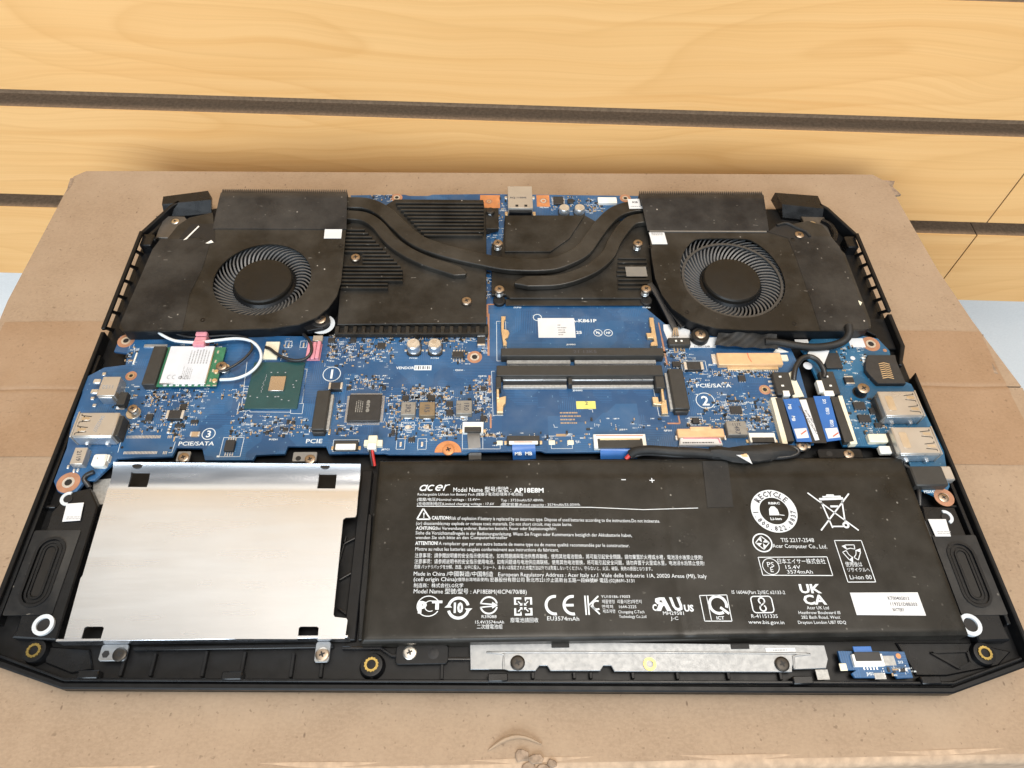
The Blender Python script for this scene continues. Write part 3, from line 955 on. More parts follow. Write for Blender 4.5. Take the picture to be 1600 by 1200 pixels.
bt('Model Name 型号/型號 :', M, 593, 314, 955, None, 6.6, .004)
bt('AP18E8M', M, 972, 318, 1158, None, 6.8, .028)
bt('Rechargeable Lithium Ion Battery Pack (鋰離子電池組/锂离子电池组)', M, 370, 337, 1028, None, 3.7)
bt('(電壓/电压)Nominal voltage : 15.4V⎓', M, 366, 370, 760, None, 3.9)
bt('Typ : 3733mAh/57.48Wh', M, 890, 374, 1155, None, 3.9)
bt('(充电限制电压)Limited charging voltage : 17.6V', M, 366, 397, 848, None, 3.9)
bt('(額定容量)Rated capacity : 3574mAh/55.03Wh', M, 890, 402, 1385, None, 3.9)
bt('CAUTION:', M, 458, 487, 570, None, 5.2, .03)
bt('Risk of explosion if battery is replaced by an incorrect type. Dispose of used batteries according to the instructions.Do not incinerate.', M, 571, 488, N(525, 507), None, 5.2)
bt('(or) disassemble;may explode or release toxic materials. Do not short circuit, may cause burns.', M, 360, 520, 1335, 527, 5.0)
bt('ACHTUNG:', M, 360, 550, 482, None, 4.8, .03)
bt('Bei Verwendung anderer, Batterien besteht, Feuer oder Explosionsgefahr.', M, 484, 551, 1240, 553, 4.8)
bt('Siehe die Vorsichtsmaßregeln in der Bedienungsanleitung. Wenn Sie Fragen oder Kommentare bezüglich der Akkubatterie haben,', M, 357, 580, N(350, 596), None, 5.2)
bt('wenden Sie sich bitte an den Computerhersteller', M, 357, 609, 932, None, 4.8)
bt('ATTENTION!', M, 355, 645, 497, None, 5.2, .03)
bt('A remplacer que par une autre batterie de meme type ou de meme qualité recommandée par le constructeur.', M, 502, 646, N(335, 660), None, 5.2)
bt('Mettre au rebut les batteries usagées conformément aux instructions du fabricant.', M, 355, 681, 1252, 687, 5.2)
bt('注意事項：請參閱說明書的安全指示使用電池，如有問題請與電池供應商聯絡，使用其他電池替換，將可能引起安全問題，請勿棄置於火裡或水裡，電池浸水後禁止使用!', M, 352, 723, N(792, 736), None, 5.4)
bt('注意事项：请参阅说明书的安全指示使用电池，如有问题请与电池供应商联络，使用其他电池替换，将可能引起安全问题，请勿弃置于火里或水里，电池浸水后禁止使用!', M, 350, 760, N(804, 772), None, 5.4)
bt('危険 バッテリパックを分解、改造、火中に投入、ショート、あるいは指定された充電方法以外では充電しないでください。守らないと、火災、破裂、発熱の原因となります。', M, 348, 792, N(478, 806), None, 4.8)
bt('Made in China /中國製造/中国制造   European Regulatory Address : Acer Italy s.r.l  Viale delle Industrie 1/A, 20020 Arese (MI), Italy', M, 345, 837, N(818, 853), None, 6.0)
bt('(cell origin China)', M, 345, 872, 612, None, 6.0)
bt('(僅限台灣地區使用)', M, 614, 871, 815, None, 4.2)
bt('宏碁股份有限公司 新北市221汐止區新台五路一段88號8F 電話:(02)8691-3131', M, 822, 874, N(365, 880), None, 5.2)
bt('制造商：株式会社LG化学', M, 345, 910, 655, None, 5.0)
bt('Model Name 型號/型号 : AP18E8M(4ICP4/70/88)', M, 345, 948, 1052, 952, 6.4)
m = MB(); ln = [U(M(365, 404), PZT), U(M(1000, 408), PZT), U(N(100, 411), PZT), U(N(420, 425), PZT), U(N(763, 415), PZT)]
for i in range(4): m.line(ln[i], ln[i + 1], .28, PZT)
ob('printed_rule', m, 'print_white', bat)


def mark(name, mb, mat='print_white'): return ob(name, mb, mat, bat, recalc=False)


# warning triangle
a, b, c_ = U(M(405, 418), PZT), U(M(366, 485), PZT), U(M(450, 485), PZT)
m = MB().outline([a, b, c_], .55, PZT); cx = (b[0] + c_[0]) / 2; cy = b[1]
m.flat([(cx - .3, cy + 2.6), (cx - .15, cy + 1.3), (cx + .15, cy + 1.3), (cx + .3, cy + 2.6)], PZT); m.flat(circle_pts(cx, cy + .85, .25, 10), PZT)
mark('warning_triangle', m)
# maker's logo: slanted, wide, open letters drawn as strokes
lx0, ly = U(M(376, 309), PZT); lx1, _ = U(M(572, 309), PZT)
lw = (lx1 - lx0) / 4; lh = U(M(376, 270), PZT)[1] - ly
for i, ch in enumerate('acer'):
    x = lx0 + lw * (i + .46); y = ly + lh / 2; m = MB(); ky = lh / 2; kx = lw * .47; tk = .40
    if ch == 'a': m.sector(x, y, 1 - tk, 1, 40, 320, PZT, 22, kx, ky); m.flat([(x + kx * .62, ly), (x + kx * .98, ly), (x + kx * .98, ly + lh), (x + kx * .62, ly + lh)], PZT + .01)
    if ch == 'c': m.sector(x, y, 1 - tk, 1, 48, 312, PZT, 22, kx, ky)
    if ch == 'e': m.sector(x, y, 1 - tk, 1, 0, 312, PZT, 24, kx, ky); m.flat([(x - kx * .8, y - lh * .09), (x + kx, y - lh * .09), (x + kx, y + lh * .09), (x - kx * .8, y + lh * .09)], PZT + .01)
    if ch == 'r': m.flat([(x - kx * .8, ly), (x - kx * .45, ly), (x - kx * .45, ly + lh), (x - kx * .8, ly + lh)], PZT); m.sector(x + kx * .3, y, .8, 1.08, 75, 170, PZT + .01, 12, kx, ky)
    m.v = [(a + (b - ly) * .32, b, c) for a, b, c in m.v]
    mark('logo_letter', m)
# row of approval marks
x, y = U(M(437, 1028), PZT)
m = MB().sector(x, y, 3.55, 3.9, 30, 330, PZT, 30, 1.05, .95).sector(x + .6, y, 1.7, 2.0, 60, 300, PZT, 20)
mark('approval_mark', m)
text_at('P', M(400, 1035), 3.6, PZT + .02, 'print_white', bat, 0, .07)
text_at('T', M(492, 1022), 2.6, PZT + .02, 'print_white', bat, 0, .08, 1.3)
x, y = U(M(625, 1040), PZT)
m = MB().sector(x, y, 3.0, 4.0, 15, 165, PZT, 20).sector(x, y, 3.0, 4.0, 195, 345, PZT, 20)
for s in (1, -1): m.flat([(x + s * 2.2, y - s * .2), (x + s * 4.9, y - s * .2), (x + s * 3.5, y + s * 1.5 * -1)], PZT + .01)
mark('recycle_ring', m); text_at('10', M(625, 1038), 3.2, PZT, 'print_white', bat, 0, .05, .8)
x, y = U(M(815, 1023), PZT)
m = MB().sector(x, y, 2.6, 3.2, 12, 168, PZT, 20).sector(x, y, 2.6, 3.2, 192, 348, PZT, 20).line((x - 3, y + .7), (x + 2.4, y + .2), .45, PZT).line((x - 3, y - .7), (x + 2.4, y - .2), .45, PZT).flat([(x + 1.2, y + 1.2), (x + 3.2, y), (x + 1.2, y - 1.2)], PZT + .01)
mark('certification_ring', m)
bt('R39088', M, 770, 1103, 863, None, 4.6); bt('15.4V/3574mAh', M, 730, 1137, 910, None, 4.6); bt('二次鋰電池組', M, 740, 1168, 900, None, 5.4)
x, y = U(M(1030, 1030), PZT)
m = MB()
for k in range(4):
    a_ = k * math.pi / 2
    def rt(px, py): return (x + px * math.cos(a_) - py * math.sin(a_), y + px * math.sin(a_) + py * math.cos(a_))
    m.flat([rt(.6, 2.5), rt(3.2, 2.5), rt(3.2, 3.2), rt(.6, 3.2)], PZT); m.flat([rt(2.5, .6), rt(3.2, .6), rt(3.2, 2.5), rt(2.5, 2.5)], PZT)
    m.line(rt(.5, .5), rt(1.8, 1.8), .4, PZT); m.flat([rt(.3, 1.3), rt(.3, .3), rt(1.3, .3)], PZT + .01); m.flat([rt(.8, 1.6), rt(.6, 2.5), rt(1.2, 2.5)], PZT)
mark('recycle_square', m)
bt('廢電池請回收', M, 950, 1128, 1125, None, 5.6)
x, y = U(M(1228, 1022), PZT); m = MB().sector(x, y, 2.6, 3.6, 80, 280, PZT, 22)
x2, y2 = U(M(1340, 1022), PZT); m2 = MB().sector(x2, y2, 2.6, 3.6, 80, 280, PZT, 22).flat([(x2 - 2.6, y2 - .45), (x2 + .3, y2 - .45), (x2 + .3, y2 + .45), (x2 - 2.6, y2 + .45)], PZT)
mark('conformity_c', m); mark('conformity_e', m2)
bt('EU3574mAh', M, 1180, 1117, 1380, 1120, 6.2)
x, y = U(M(1462, 1022), PZT); m = MB()
m.line((x - 2.4, y - 3.4), (x - 2.4, y + 3.4), .55, PZT).line((x - 1.4, y - 3.4), (x - 1.4, y + 3.4), .55, PZT).line((x - 1.2, y), (x + 2.4, y + 3.2), .55, PZT).line((x - .5, y - .2), (x + 2.4, y - 3.2), .55, PZT)
m.sector(x + 1.6, y, 1.2, 1.8, 60, 300, PZT, 14)
mark('kc_mark', m)
bt('YU10186-19003', N, 157, 977, 338, None, 4.2); bt('제품명칭  리튬이온2차전지', N, 163, 1010, 410, None, 4.6); bt('연락처    1644-2225', N, 163, 1041, 378, None, 4.4)
bt('제조자명', N, 168, 1070, 245, None, 4.4); bt('Chongqing C-Tech', N, 265, 1073, 428, None, 4.6); bt('Technology Co.,Ltd', N, 270, 1102, 440, None, 4.6)
bt('C', N, 480, 1056, 508, None, 9.5, .04); text_fit('R', N(500, 1054), N(597, 1054), 19, PZT, 'print_white', bat, .04, .3, 2, True); bt('U', N, 592, 1054, 668, None, 19, .04, -.3); bt('US', N, 678, 1060, 738, None, 9.5, .04)
bt('®', N, 634, 984, 655, None, 3.5)
bt('MH29581', N, 545, 1083, 675, None, 5.4); bt('J-C', N, 593, 1114, 640, None, 5.0)
pq = poly(N, [(772, 962), (942, 958), (975, 1122), (805, 1122)], PZT)
m = MB().outline(pq, .3, PZT).line(U(N(815, 962), PZT), U(N(848, 1122), PZT), .25, PZT); mark('ict_frame', m)
x, y = U(N(888, 1020), PZT); m = MB().sector(x, y, 2.5, 3.5, -20, 300, PZT, 30).line((x + .6, y - .9), (x + 3.4, y - 3.2), .9, PZT); mark('ict_ring', m)
bt('ICT', N, 880, 1112, 928, None, 5.0, .02)
bt('IS 16046(Part 2)/IEC 62133-2', N, 975, 951, 1308, 953, 5.2)
r = rect(N, 1110, 1070, 1218, 966, PZT); m = MB()
rr_ = rrect(*r, 1.2); m.outline(rr_, .4, PZT); x, y = (r[0] + r[1]) / 2, (r[2] + r[3]) / 2
m.sector(x, y + 1.3, .8, 1.3, -60, 240, PZT, 14).sector(x, y - 1.3, .8, 1.3, 120, 420, PZT, 14); m.line((x - .9, y - .6), (x + .9, y + .6), .45, PZT)
mark('bis_mark', m)
bt('R-41151335', N, 1098, 1102, 1263, None, 5.6); bt('www.bis.gov.in', N, 1080, 1138, 1303, 1141, 5.6)
# recycling seal
x, y = U(N(1238, 433), PZT); RO = 8.85
m = MB().sector(x, y, 5.55, RO, 0, 360, PZT, 56); mark('recycling_seal', m)
for s, a0, a1, flip in (('RECYCLE', 148, 32, 1), ('1.800.822.8837', 178, 362, -1)):
    for i, ch in enumerate(s):
        an = math.radians(a0 + (a1 - a0) * (i + .5) / len(s))
        me = text_mesh(ch, .03, 0, 1); X = [v.co.x for v in me.vertices]; cx = (min(X) + max(X)) / 2; k = (2.2 if flip > 0 else 1.9) / CAPH
        for v in me.vertices: v.co = Vector(((v.co.x - cx) * k * S * .9, (v.co.y - .365) * k * S, 0))
        rr_ = 7.2
        o = ob('lettering', me, 'ink', bat, (x + rr_ * math.cos(an), y + rr_ * math.sin(an), PZT + .04))
        o.rotation_euler = (0, 0, an - math.pi / 2 if flip > 0 else an + math.pi / 2)
m = MB().flat([(x - 2.2, y - 1.8), (x + 1.8, y - 1.8), (x + 1.5, y + .6), (x + .5, y + 1.9), (x - .8, y + 1.9), (x - 1.8, y + .8)], PZT).line((x + 1.6, y - 1.6), (x + 3.6, y - 1.9), .3, PZT); mark('seal_battery', m)
text_at('RBRC', N(1238, 385), .9, PZT, 'print_white', bat, 0, .03, 1.4); text_at('Li-ion', N(1250, 482), 1.0, PZT, 'print_white', bat, 0, .03, 1.3)
# crossed-out bin
m = MB(); o_ = lambda a, b: U(O(a, b), PZT)
m.line(o_(247, 320), o_(567, 555), .55, PZT).line(o_(505, 325), o_(332, 555), .55, PZT)
m.line(o_(320, 360), o_(470, 355), 1.0, PZT).line(o_(340, 345), o_(455, 342), .6, PZT).line(o_(330, 372), o_(405, 540), .55, PZT).line(o_(462, 370), o_(482, 505), .55, PZT).line(o_(405, 530), o_(470, 530), .55, PZT).line(o_(390, 405), o_(440, 405), .8, PZT)
px_, py_ = o_(487, 522); m.sector(px_, py_, .55, 1.3, 0, 360, PZT, 20)
m.flat(poly(O, [(360, 338), (365, 330), (410, 330), (414, 338)], PZT), PZT)
mark('crossed_bin', m)
x, y = U(N(1165, 632), PZT); m = MB().sector(x, y, 3.25, 3.75, 0, 360, PZT, 36)
for k in range(4):
    a_ = k * math.pi / 2; m.flat([(x + .25 * math.cos(a_ + .8), y + .25 * math.sin(a_ + .8)), (x + 2.6 * math.cos(a_), y + 2.6 * math.sin(a_)), (x + 1.7 * math.cos(a_ + .75), y + 1.7 * math.sin(a_ + .75))], PZT)
    m.line((x + 2.6 * math.cos(a_), y + 2.6 * math.sin(a_)), (x + 2.6 * math.cos(a_ + 1.57), y + 2.6 * math.sin(a_ + 1.57)), .35, PZT)
mark('tis_mark', m)
bt('TIS 2217-2548', N, 1283, 628, 1490, None, 6.2); bt('Acer Computer Co., Ltd.', N, 1230, 663, 1572, 668, 6.0)
m = MB().outline(poly(O, [(-62, 723), (368, 720), (405, 837), (-32, 835)], PZT), .3, PZT); mark('pse_frame', m)
x, y = U(N(1218, 780), PZT); m = MB().sector(x, y, 2.9, 3.15, 0, 360, PZT, 32); mark('pse_ring', m)
text_at('PS', N(1216, 768), 1.8, PZT, 'print_white', bat, 0, 0, 1.1); text_at('E', N(1224, 800), 1.8, PZT, 'print_white', bat)
bt('日本エイサー株式会社', N, 1263, 761, 1562, None, 6.2); bt('15.4V', N, 1312, 795, 1405, None, 5.6); bt('3574mAh', N, 1322, 825, 1482, None, 5.6)
m = MB().outline(poly(O, [(415, 618), (583, 618), (673, 877), (500, 878)], PZT), .3, PZT); mark('recycle_frame', m)
x, y = U(O(523, 692), PZT); m = MB()
for k in range(3):
    a_ = math.pi / 2 + k * 2 * math.pi / 3
    p0 = (x + 3.4 * math.cos(a_ - .55), y + 3.4 * math.sin(a_ - .55)); p1 = (x + 3.4 * math.cos(a_ + .55), y + 3.4 * math.sin(a_ + .55))
    q0 = (x + 2.0 * math.cos(a_ - .9), y + 2.0 * math.sin(a_ - .9)); q1 = (x + 2.0 * math.cos(a_ + .9), y + 2.0 * math.sin(a_ + .9))
    m.outline([p0, p1, q1, (x + 1.6 * math.cos(a_), y + 1.6 * math.sin(a_)), q0], .3, PZT)
    m.flat([p1, (x + 4.0 * math.cos(a_ + .9), y + 4.0 * math.sin(a_ + .9)), (x + 1.6 * math.cos(a_ + 1.0), y + 1.6 * math.sin(a_ + 1.0))], PZT + .01)
mark('recycling_arrows', m)
bt('使用後は', O, 487, 779, 592, None, 5.8); bt('リサイクルへ', O, 500, 812, 640, None, 5.2); bt('Li-ion 00', O, 515, 860, 652, None, 6.6)
bt('UK', O, 203, 945, 338, None, 13.0, .035); bt('CA', O, 228, 1016, 370, None, 14.0, .035)
bt('Acer UK Ltd', O, 245, 1048, 382, None, 4.8); bt('Heathrow Boulevard III', O, 193, 1078, 453, None, 4.8); bt('282 Bath Road, West', O, 210, 1107, 453, None, 4.8); bt('Drayton London UB7 0DQ', O, 190, 1139, 490, None, 4.8)
m = MB().flat([(-.9, -.18), (.9, -.18), (.9, .18), (-.9, .18)], 0)
x, y = U(N(297, 238), PZT); ob('minus_mark', m, 'print_white', bat, (x, y, PZT))
x, y = U(N(475, 242), PZT); m = MB().line((x - 1, y), (x + 1, y), .35, PZT).line((x, y - 1), (x, y + 1), .35, PZT + .01); mark('plus_mark', m)
st = ob('barcode_sticker', MB().prism(poly(O, [(512, 944), (935, 942), (988, 1087), (555, 1083)], BZ + .2), BZ + .03, BZ + .2), 'paper_white', bat)
for s, xl, yb, xr in (('KT0040G013', 752, 988, 885), ('119321D8B303', 768, 1025, 935), ('BATTERY', 783, 1060, 855)):
    text_fit(s, O(xl, yb), O(xr, yb + 2), 5.0, BZ + .24, 'ink', st, .015)
tape_p = poly(N, [(790, 122), (948, 122), (984, 408), (822, 412)], BZ + .12)
ob('cloth_tape', MB().prism(tape_p, BZ + .02, BZ + .16), 'cloth_tape', bat)

# ------------------------------------------------------------------ speakers
for side, pts, oval, lab, rings, stick in (
        ('l', [(112, 768), (140, 762), (152, 790), (150, 800), (88, 1000), (18, 996), (25, 985), (62, 860), (80, 800)], ((68, 893), 7.0, 29), 'black oval speaker on the left beside the silver drive cover',
         [((105, 778), 1.7, 2.9, (75, 285)), ((67, 976), 2.3, 3.6, None)], [(104, 787), (131, 785), (125, 813), (97, 815)]),
        ('r', [(1440, 790), (1492, 792), (1510, 835), (1572, 985), (1580, 1000), (1530, 1002), (1480, 880), (1452, 838), (1445, 815)], ((1513, 897), 7.0, 28), 'black oval speaker on the right beside the battery',
         [((1479, 807), 1.7, 2.9, (-70, 100)), ((1517, 976), 2.5, 3.9, None)], [(1450, 811), (1478, 811), (1486, 838), (1462, 838)])):
    z = 11.0
    pp = poly(P, pts, z)
    sp = thing('speaker', lab, 'speaker', (sum(p[0] for p in pp) / len(pp), sum(p[1] for p in pp) / len(pp), FZ), 'laptop speakers')
    ob('enclosure', MB().prism(pp, FZ, z, c=.5), 'black_plastic_gloss', sp)
    cx, cy = U(oval[0], z)
    w_, h_ = oval[1] * 1.55, oval[2] * .9
    ob('driver_plate', MB().prism(rrect(cx - w_ * .78, cx + w_ * .78, cy - h_ * .6, cy + h_ * .6, .6), z - .3, z + .35, holes=[stadium(cx, cy, w_, h_)[::-1]]), 'fan_film', sp)
    for k, (d0, d1, zz) in enumerate(((0, 1.0, z + .7), (1.5, 2.3, z + .25), (2.9, 3.6, z + .45))):
        ob('surround', MB().prism(stadium(cx, cy, w_ - 2 * d0, h_ - 2 * d0), z - .2, zz, holes=[stadium(cx, cy, w_ - 2 * d1, h_ - 2 * d1)[::-1]]), 'black_plastic_gloss', sp)
    ob('cone', MB().prism(stadium(cx, cy, w_ - 7.4, h_ - 7.4), z - .2, z + .15, c=.2), 'rubber', sp)
    for q, ri, ro, arc in rings:
        x, y = U(q, z + 1)
        if arc:
            n_ = 20; aa = [math.radians(arc[0] + (arc[1] - arc[0]) * i / n_) for i in range(n_ + 1)]
            g = ob('grommet', MB().prism([(x + ro * math.cos(a), y + ro * math.sin(a)) for a in aa] + [(x + ri * math.cos(a), y + ri * math.sin(a)) for a in aa[::-1]], z - .5, z + .5), 'white_rubber', sp)
        else: g = ob('grommet', MB().ring(x, y, ri, ro, z - .5, z + 1.0), 'white_rubber', sp)
        ob('grommet_hole', MB().cyl(x, y, z - .2, z + .4, ri - .05, 16), 'dark_slot', g)
    lb = poly(P, stick, z + .7)
    s_ = ob('label', MB().prism(lb, z + .52, z + .7, c=.05), 'paper_white', sp)
    ax = min(lb[3][0], lb[2][0]) + 1.2
    fine_print(s_, ax, ax + 5.5, lb[3][1] + .7, lb[3][1] + 2.2, z + .74, 2, 'ink_grey', 5, (.9, 1))

# ------------------------------------------------------------------ main circuit board
PT = 11.0                        # upper face of the boards
mb_ = thing('motherboard', 'large blue circuit board across the middle and back of the laptop', 'circuit board', (0, 20, 9))
board = [(548, 305), (632, 304), (640, 306), (668, 306), (676, 304), (760, 303), (1000, 306), (1008, 480), (1050, 515), (1112, 522), (1235, 543), (1246, 566), (1262, 622), (1272, 694), (1205, 697), (1160, 704), (852, 707), (845, 704), (735, 706), (728, 710), (608, 710), (600, 708),
         (514, 709), (509, 697), (450, 697), (445, 709), (400, 711), (395, 719), (320, 719), (316, 700), (276, 699), (269, 713), (184, 716), (178, 722), (148, 750), (132, 752), (118, 770), (103, 774), (90, 768), (84, 752), (104, 700), (112, 660), (128, 615), (133, 590), (163, 574), (196, 570), (199, 552), (178, 549), (188, 525), (205, 522), (530, 526), (548, 490)]
ob('board', MB().prism(poly(P, board, PT), PT - 1.2, PT, c=.1), 'pcb_blue', mb_)
ST = PT + .05                    # silkscreen height


def pz(h): return PT + h


def part(name, k, x0, y1, x1, y0, h, mat, parent=mb_, c=.15, z0=None):
    r = rect(k, x0, y1, x1, y0, pz(h))
    return ob(name, MB().box(*r, PT - .02 if z0 is None else z0, pz(h), c), mat, parent), r


def silk_rect(k, x0, y1, x1, y0, w=.18, parent=mb_):
    r = rect(k, x0, y1, x1, y0, ST)
    m = MB().outline([(r[0], r[2]), (r[1], r[2]), (r[1], r[3]), (r[0], r[3])], w, ST)
    return ob('silkscreen_outline', m, 'silk', parent, recalc=False)


def pins(parent, r, h, sides, n, mat='solder', l=.9, w=None):
    """rows of gull-wing pins along the given sides of a package"""
    m = MB()
    for s in sides:
        along = (r[1] - r[0]) if s in 'tb' else (r[3] - r[2])
        ww = w or along / n * .45
        for i in range(n):
            if s in 'tb':
                c = r[0] + along * (i + .5) / n
                yy = r[2] if s == 'b' else r[3]; d = -l if s == 'b' else l
                a, b = sorted((yy, yy + d)); m.box(c - ww / 2, c + ww / 2, a, b, PT, PT + .25, 0)
            else:
                c = r[2] + along * (i + .5) / n
                xx = r[0] if s == 'l' else r[1]; d = -l if s == 'l' else l
                a, b = sorted((xx, xx + d)); m.box(a, b, c - ww / 2, c + ww / 2, PT, PT + .25, 0)
    return ob('pins', m, mat, parent, kind='stuff')


def chip(k, x0, y1, x1, y0, h=.9, mat='chip_black', sides='', n=4, parent=mb_, name='chip', l=.8):
    o, r = part(name, k, x0, y1, x1, y0, h, mat, parent)
    if sides: pins(o, r, h, sides, n, l=l)
    return o, r


def two_pole(k, x0, y1, x1, y0, h, mat='chip_black', axis='x', name='component', parent=mb_):
    o, r = part(name, k, x0, y1, x1, y0, h, mat, parent)
    e = .28
    m = MB()
    if axis == 'x':
        for a, b in ((r[0] - .25, r[0] + (r[1] - r[0]) * .12), (r[1] - (r[1] - r[0]) * .12, r[1] + .25)): m.box(a, b, r[2] + .1, r[3] - .1, PT, pz(h) + .03, .05)
    else:
        for a, b in ((r[2] - .25, r[2] + (r[3] - r[2]) * .12), (r[3] - (r[3] - r[2]) * .12, r[3] + .25)): m.box(r[0] + .1, r[1] - .1, a, b, PT, pz(h) + .03, .05)
    ob('terminals', m, 'solder', o)
    return o, r


def ring_pad(q, ri, ro, parent=mb_, mat='copper_pad', fill='solder'):
    x, y = U(q, PT)
    o = ob('screw_pad', MB().ring(x, y, ri, ro, PT - .02, PT + .08, 28), mat, parent)
    ob('hole_bush', MB().ring(x, y, ri * .62, ri * 1.02, PT - .6, PT + .2, 20), fill, o)
    ob('hole', MB().cyl(x, y, PT + .01, PT + .06, ri * .62, 16, .01), 'dark_slot', o)
    return o


# --- rear edge
for k, x0, y1, x1, y0 in ((P, 750, 325, 781, 305), (P, 839, 323, 858, 305)):
    r = rect(k, x0, y1, x1, y0, PT)
    ob('copper_area', MB().box(r[0], r[1], r[2], r[3], PT - .05, PT + .07, .02), 'orange_copper', mb_)
ring_pad((764, 315), 1.0, 1.9, fill='nickel'); ring_pad((849, 314), 1.5, 2.2); ring_pad((620, 309), 1.6, 3.0); ring_pad((977, 310), 1.6, 3.0)
o, r = part('display_port', P, 794, 325, 831, 291, 4.6, 'tin')
xx = (r[0] + r[1]) / 2
for dx in (-2.6, 2.0):
    w_ = MB().box(xx + dx, xx + dx + 1.5, r[2] + 1.0, r[2] + 2.6, pz(4.6), pz(4.62), 0); ob('latch_window', w_, 'dark_slot', o)
ob('plastic_foot', MB().box(r[0] + .5, r[1] - .5, r[2] - 1.7, r[2] - .03, PT, pz(3.4), .2), 'black_plastic', o)
for s in (-1, 1):
    xs = r[0] - 1.6 if s < 0 else r[1] + .05
    ob('solder_leg', MB().box(xs, xs + 1.5, r[2] - 1.2, r[2] + 1.6, PT, pz(.9), .2), 'gold', o)
    ob('solder_leg', MB().box(xs, xs + 1.5, r[3] - 5.5, r[3] - 3.5, PT, pz(.9), .2), 'solder', o)
text_at('ACJ 110595', C(370, 208), 1.1, pz(4.66), 'ink', o, 0, .03, 1.1)
chip(C, 668, 258, 745, 197, 1.0, sides='lr', n=6); chip(C, 785, 250, 830, 215, .8)
text_at('M2.5xx4', C(588, 288), .9, ST, 'silk', mb_, 0, .02)
part('header', C, 1040, 250, 1190, 203, 1.6, 'white_plastic')
for q in ((882, 324), (906, 324)):
    x, y = U(q, pz(4)); can = ob('capacitor', MB().lathe(x, y, [(2.7, PT + .9), (2.7, PT + 3.6), (2.45, PT + 4)], 24), 'solder', mb_)
    ob('can_foot', MB().box(x - 2.9, x + 2.9, y - 2.9, y + 2.9, PT, PT + .9, .6), 'chip_black', can)

# --- fields of parts too small to pick apart, and fine silkscreen
def smd_field(k, x0, y1, x1, y0, n, seed, parent=mb_, cols=('ceramic_tan', 'chip_black', 'solder')):
    r = rect(k, x0, y1, x1, y0, PT); rnd = random.Random(seed); n = int(n * 1.25)
    for ci, mt in enumerate(cols):
        m = MB()
        for i in range(max(1, n // len(cols))):
            x = rnd.uniform(r[0], r[1]); y = rnd.uniform(r[2], r[3]); h = rnd.choice((0, 1))
            x = round(x / .9) * .9; y = round(y / .8) * .8
            a, b = (.48, .25) if h else (.25, .48)
            if mt == 'solder':
                for s in (-1, 1):
                    dx, dy = (s * .42, 0) if h else (0, s * .42)
                    m.box(x + dx - .16, x + dx + .16, y + dy - .16, y + dy + .16, PT, PT + .22 + ci * .01, 0)
            else:
                f = 1.6 if (mt == 'chip_black' and rnd.random() < .3) else 1
                m.box(x - a * f, x + a * f, y - b * f, y + b * f, PT, PT + .45 + .02 * ci, .05)
        ob('surface_parts', m, mt, parent, kind='stuff')
    m = MB()
    for i in range(n):
        x = rnd.uniform(r[0], r[1]); y = rnd.uniform(r[2], r[3])
        l = rnd.uniform(.5, 1.7)
        if rnd.random() < .55:                      # designator: a few upright ticks
            c_ = rnd.randint(3, 5)
            for j in range(c_):
                w_ = .3; xx = x + j * .48
                m.flat([(xx, y), (xx + w_, y), (xx + w_, y + .5), (xx, y + .5)] if rnd.random() < .5 else [(xx, y), (xx + .12, y), (xx + .12, y + .55), (xx, y + .55)], ST)
        elif rnd.random() < .5: m.line((x, y), (x + l, y), .13, ST)
        else: m.line((x, y), (x, y + l), .13, ST)
    ob('silkscreen_marks', m, 'silk', parent, kind='stuff', recalc=False)


for i, a in enumerate([(E, 930, 330, 1340, 220, 26), (E, 560, 400, 690, 260, 14), (E, 700, 730, 900, 600, 30), (E, 720, 860, 1200, 690, 22), (E, 600, 920, 900, 860, 10), (E, 1000, 680, 1200, 590, 8), (E, 1390, 880, 1600, 560, 26),
                       (E, 950, 990, 1060, 850, 12), (F, 740, 380, 980, 160, 40), (F, 980, 350, 1280, 170, 40), (F, 380, 400, 470, 200, 8), (F, 200, 960, 620, 800, 30), (F, 900, 600, 1220, 480, 26), (F, 820, 960, 1000, 870, 14),
                       (F, 820, 830, 870, 690, 14), (F, 1190, 960, 1330, 640, 36), (F, 1400, 680, 1600, 580, 24), (G, 20, 250, 540, 190, 40), (G, 420, 400, 560, 250, 16), (G, 130, 680, 400, 580, 30), (G, 300, 880, 380, 680, 16),
                       (G, 600, 840, 720, 480, 34), (G, 240, 980, 480, 880, 20), (G, 640, 330, 700, 250, 6), (G, 560, 970, 830, 930, 16), (H, 700, 440, 860, 270, 22), (H, 1080, 500, 1560, 440, 36), (H, 1140, 880, 1500, 680, 50),
                       (H, 860, 880, 1000, 780, 14), (H, 870, 660, 920, 500, 8), (H, 1340, 900, 1480, 800, 14), (B, 1380, 660, 1560, 300, 26), (C, 640, 340, 1030, 200, 40), (C, 950, 340, 1060, 250, 12), (B, 430, 240, 600, 185, 10), (B, 1370, 1050, 1420, 840, 10),
                       (C, 200, 330, 270, 190, 8), (E, 480, 730, 700, 560, 12), (E, 560, 950, 1060, 780, 24), (E, 880, 700, 1500, 590, 24), (E, 1390, 980, 1600, 860, 12), (F, 40, 960, 600, 790, 26), (F, 880, 600, 1230, 490, 12), (F, 700, 420, 1300, 160, 50), (F, 1220, 1000, 1600, 560, 36), (G, 0, 1000, 420, 560, 44),
                       (G, 380, 960, 740, 560, 50), (G, 20, 220, 700, 180, 40), (H, 1050, 720, 1520, 620, 26), (H, 1040, 960, 1500, 700, 50), (H, 880, 560, 1200, 440, 16), (H, 700, 470, 900, 260, 20), (H, 60, 930, 700, 820, 14), (G, 740, 1040, 1500, 930, 20)]):
    smd_field(a[0], a[1], a[2], a[3], a[4], a[5], 100 + i)

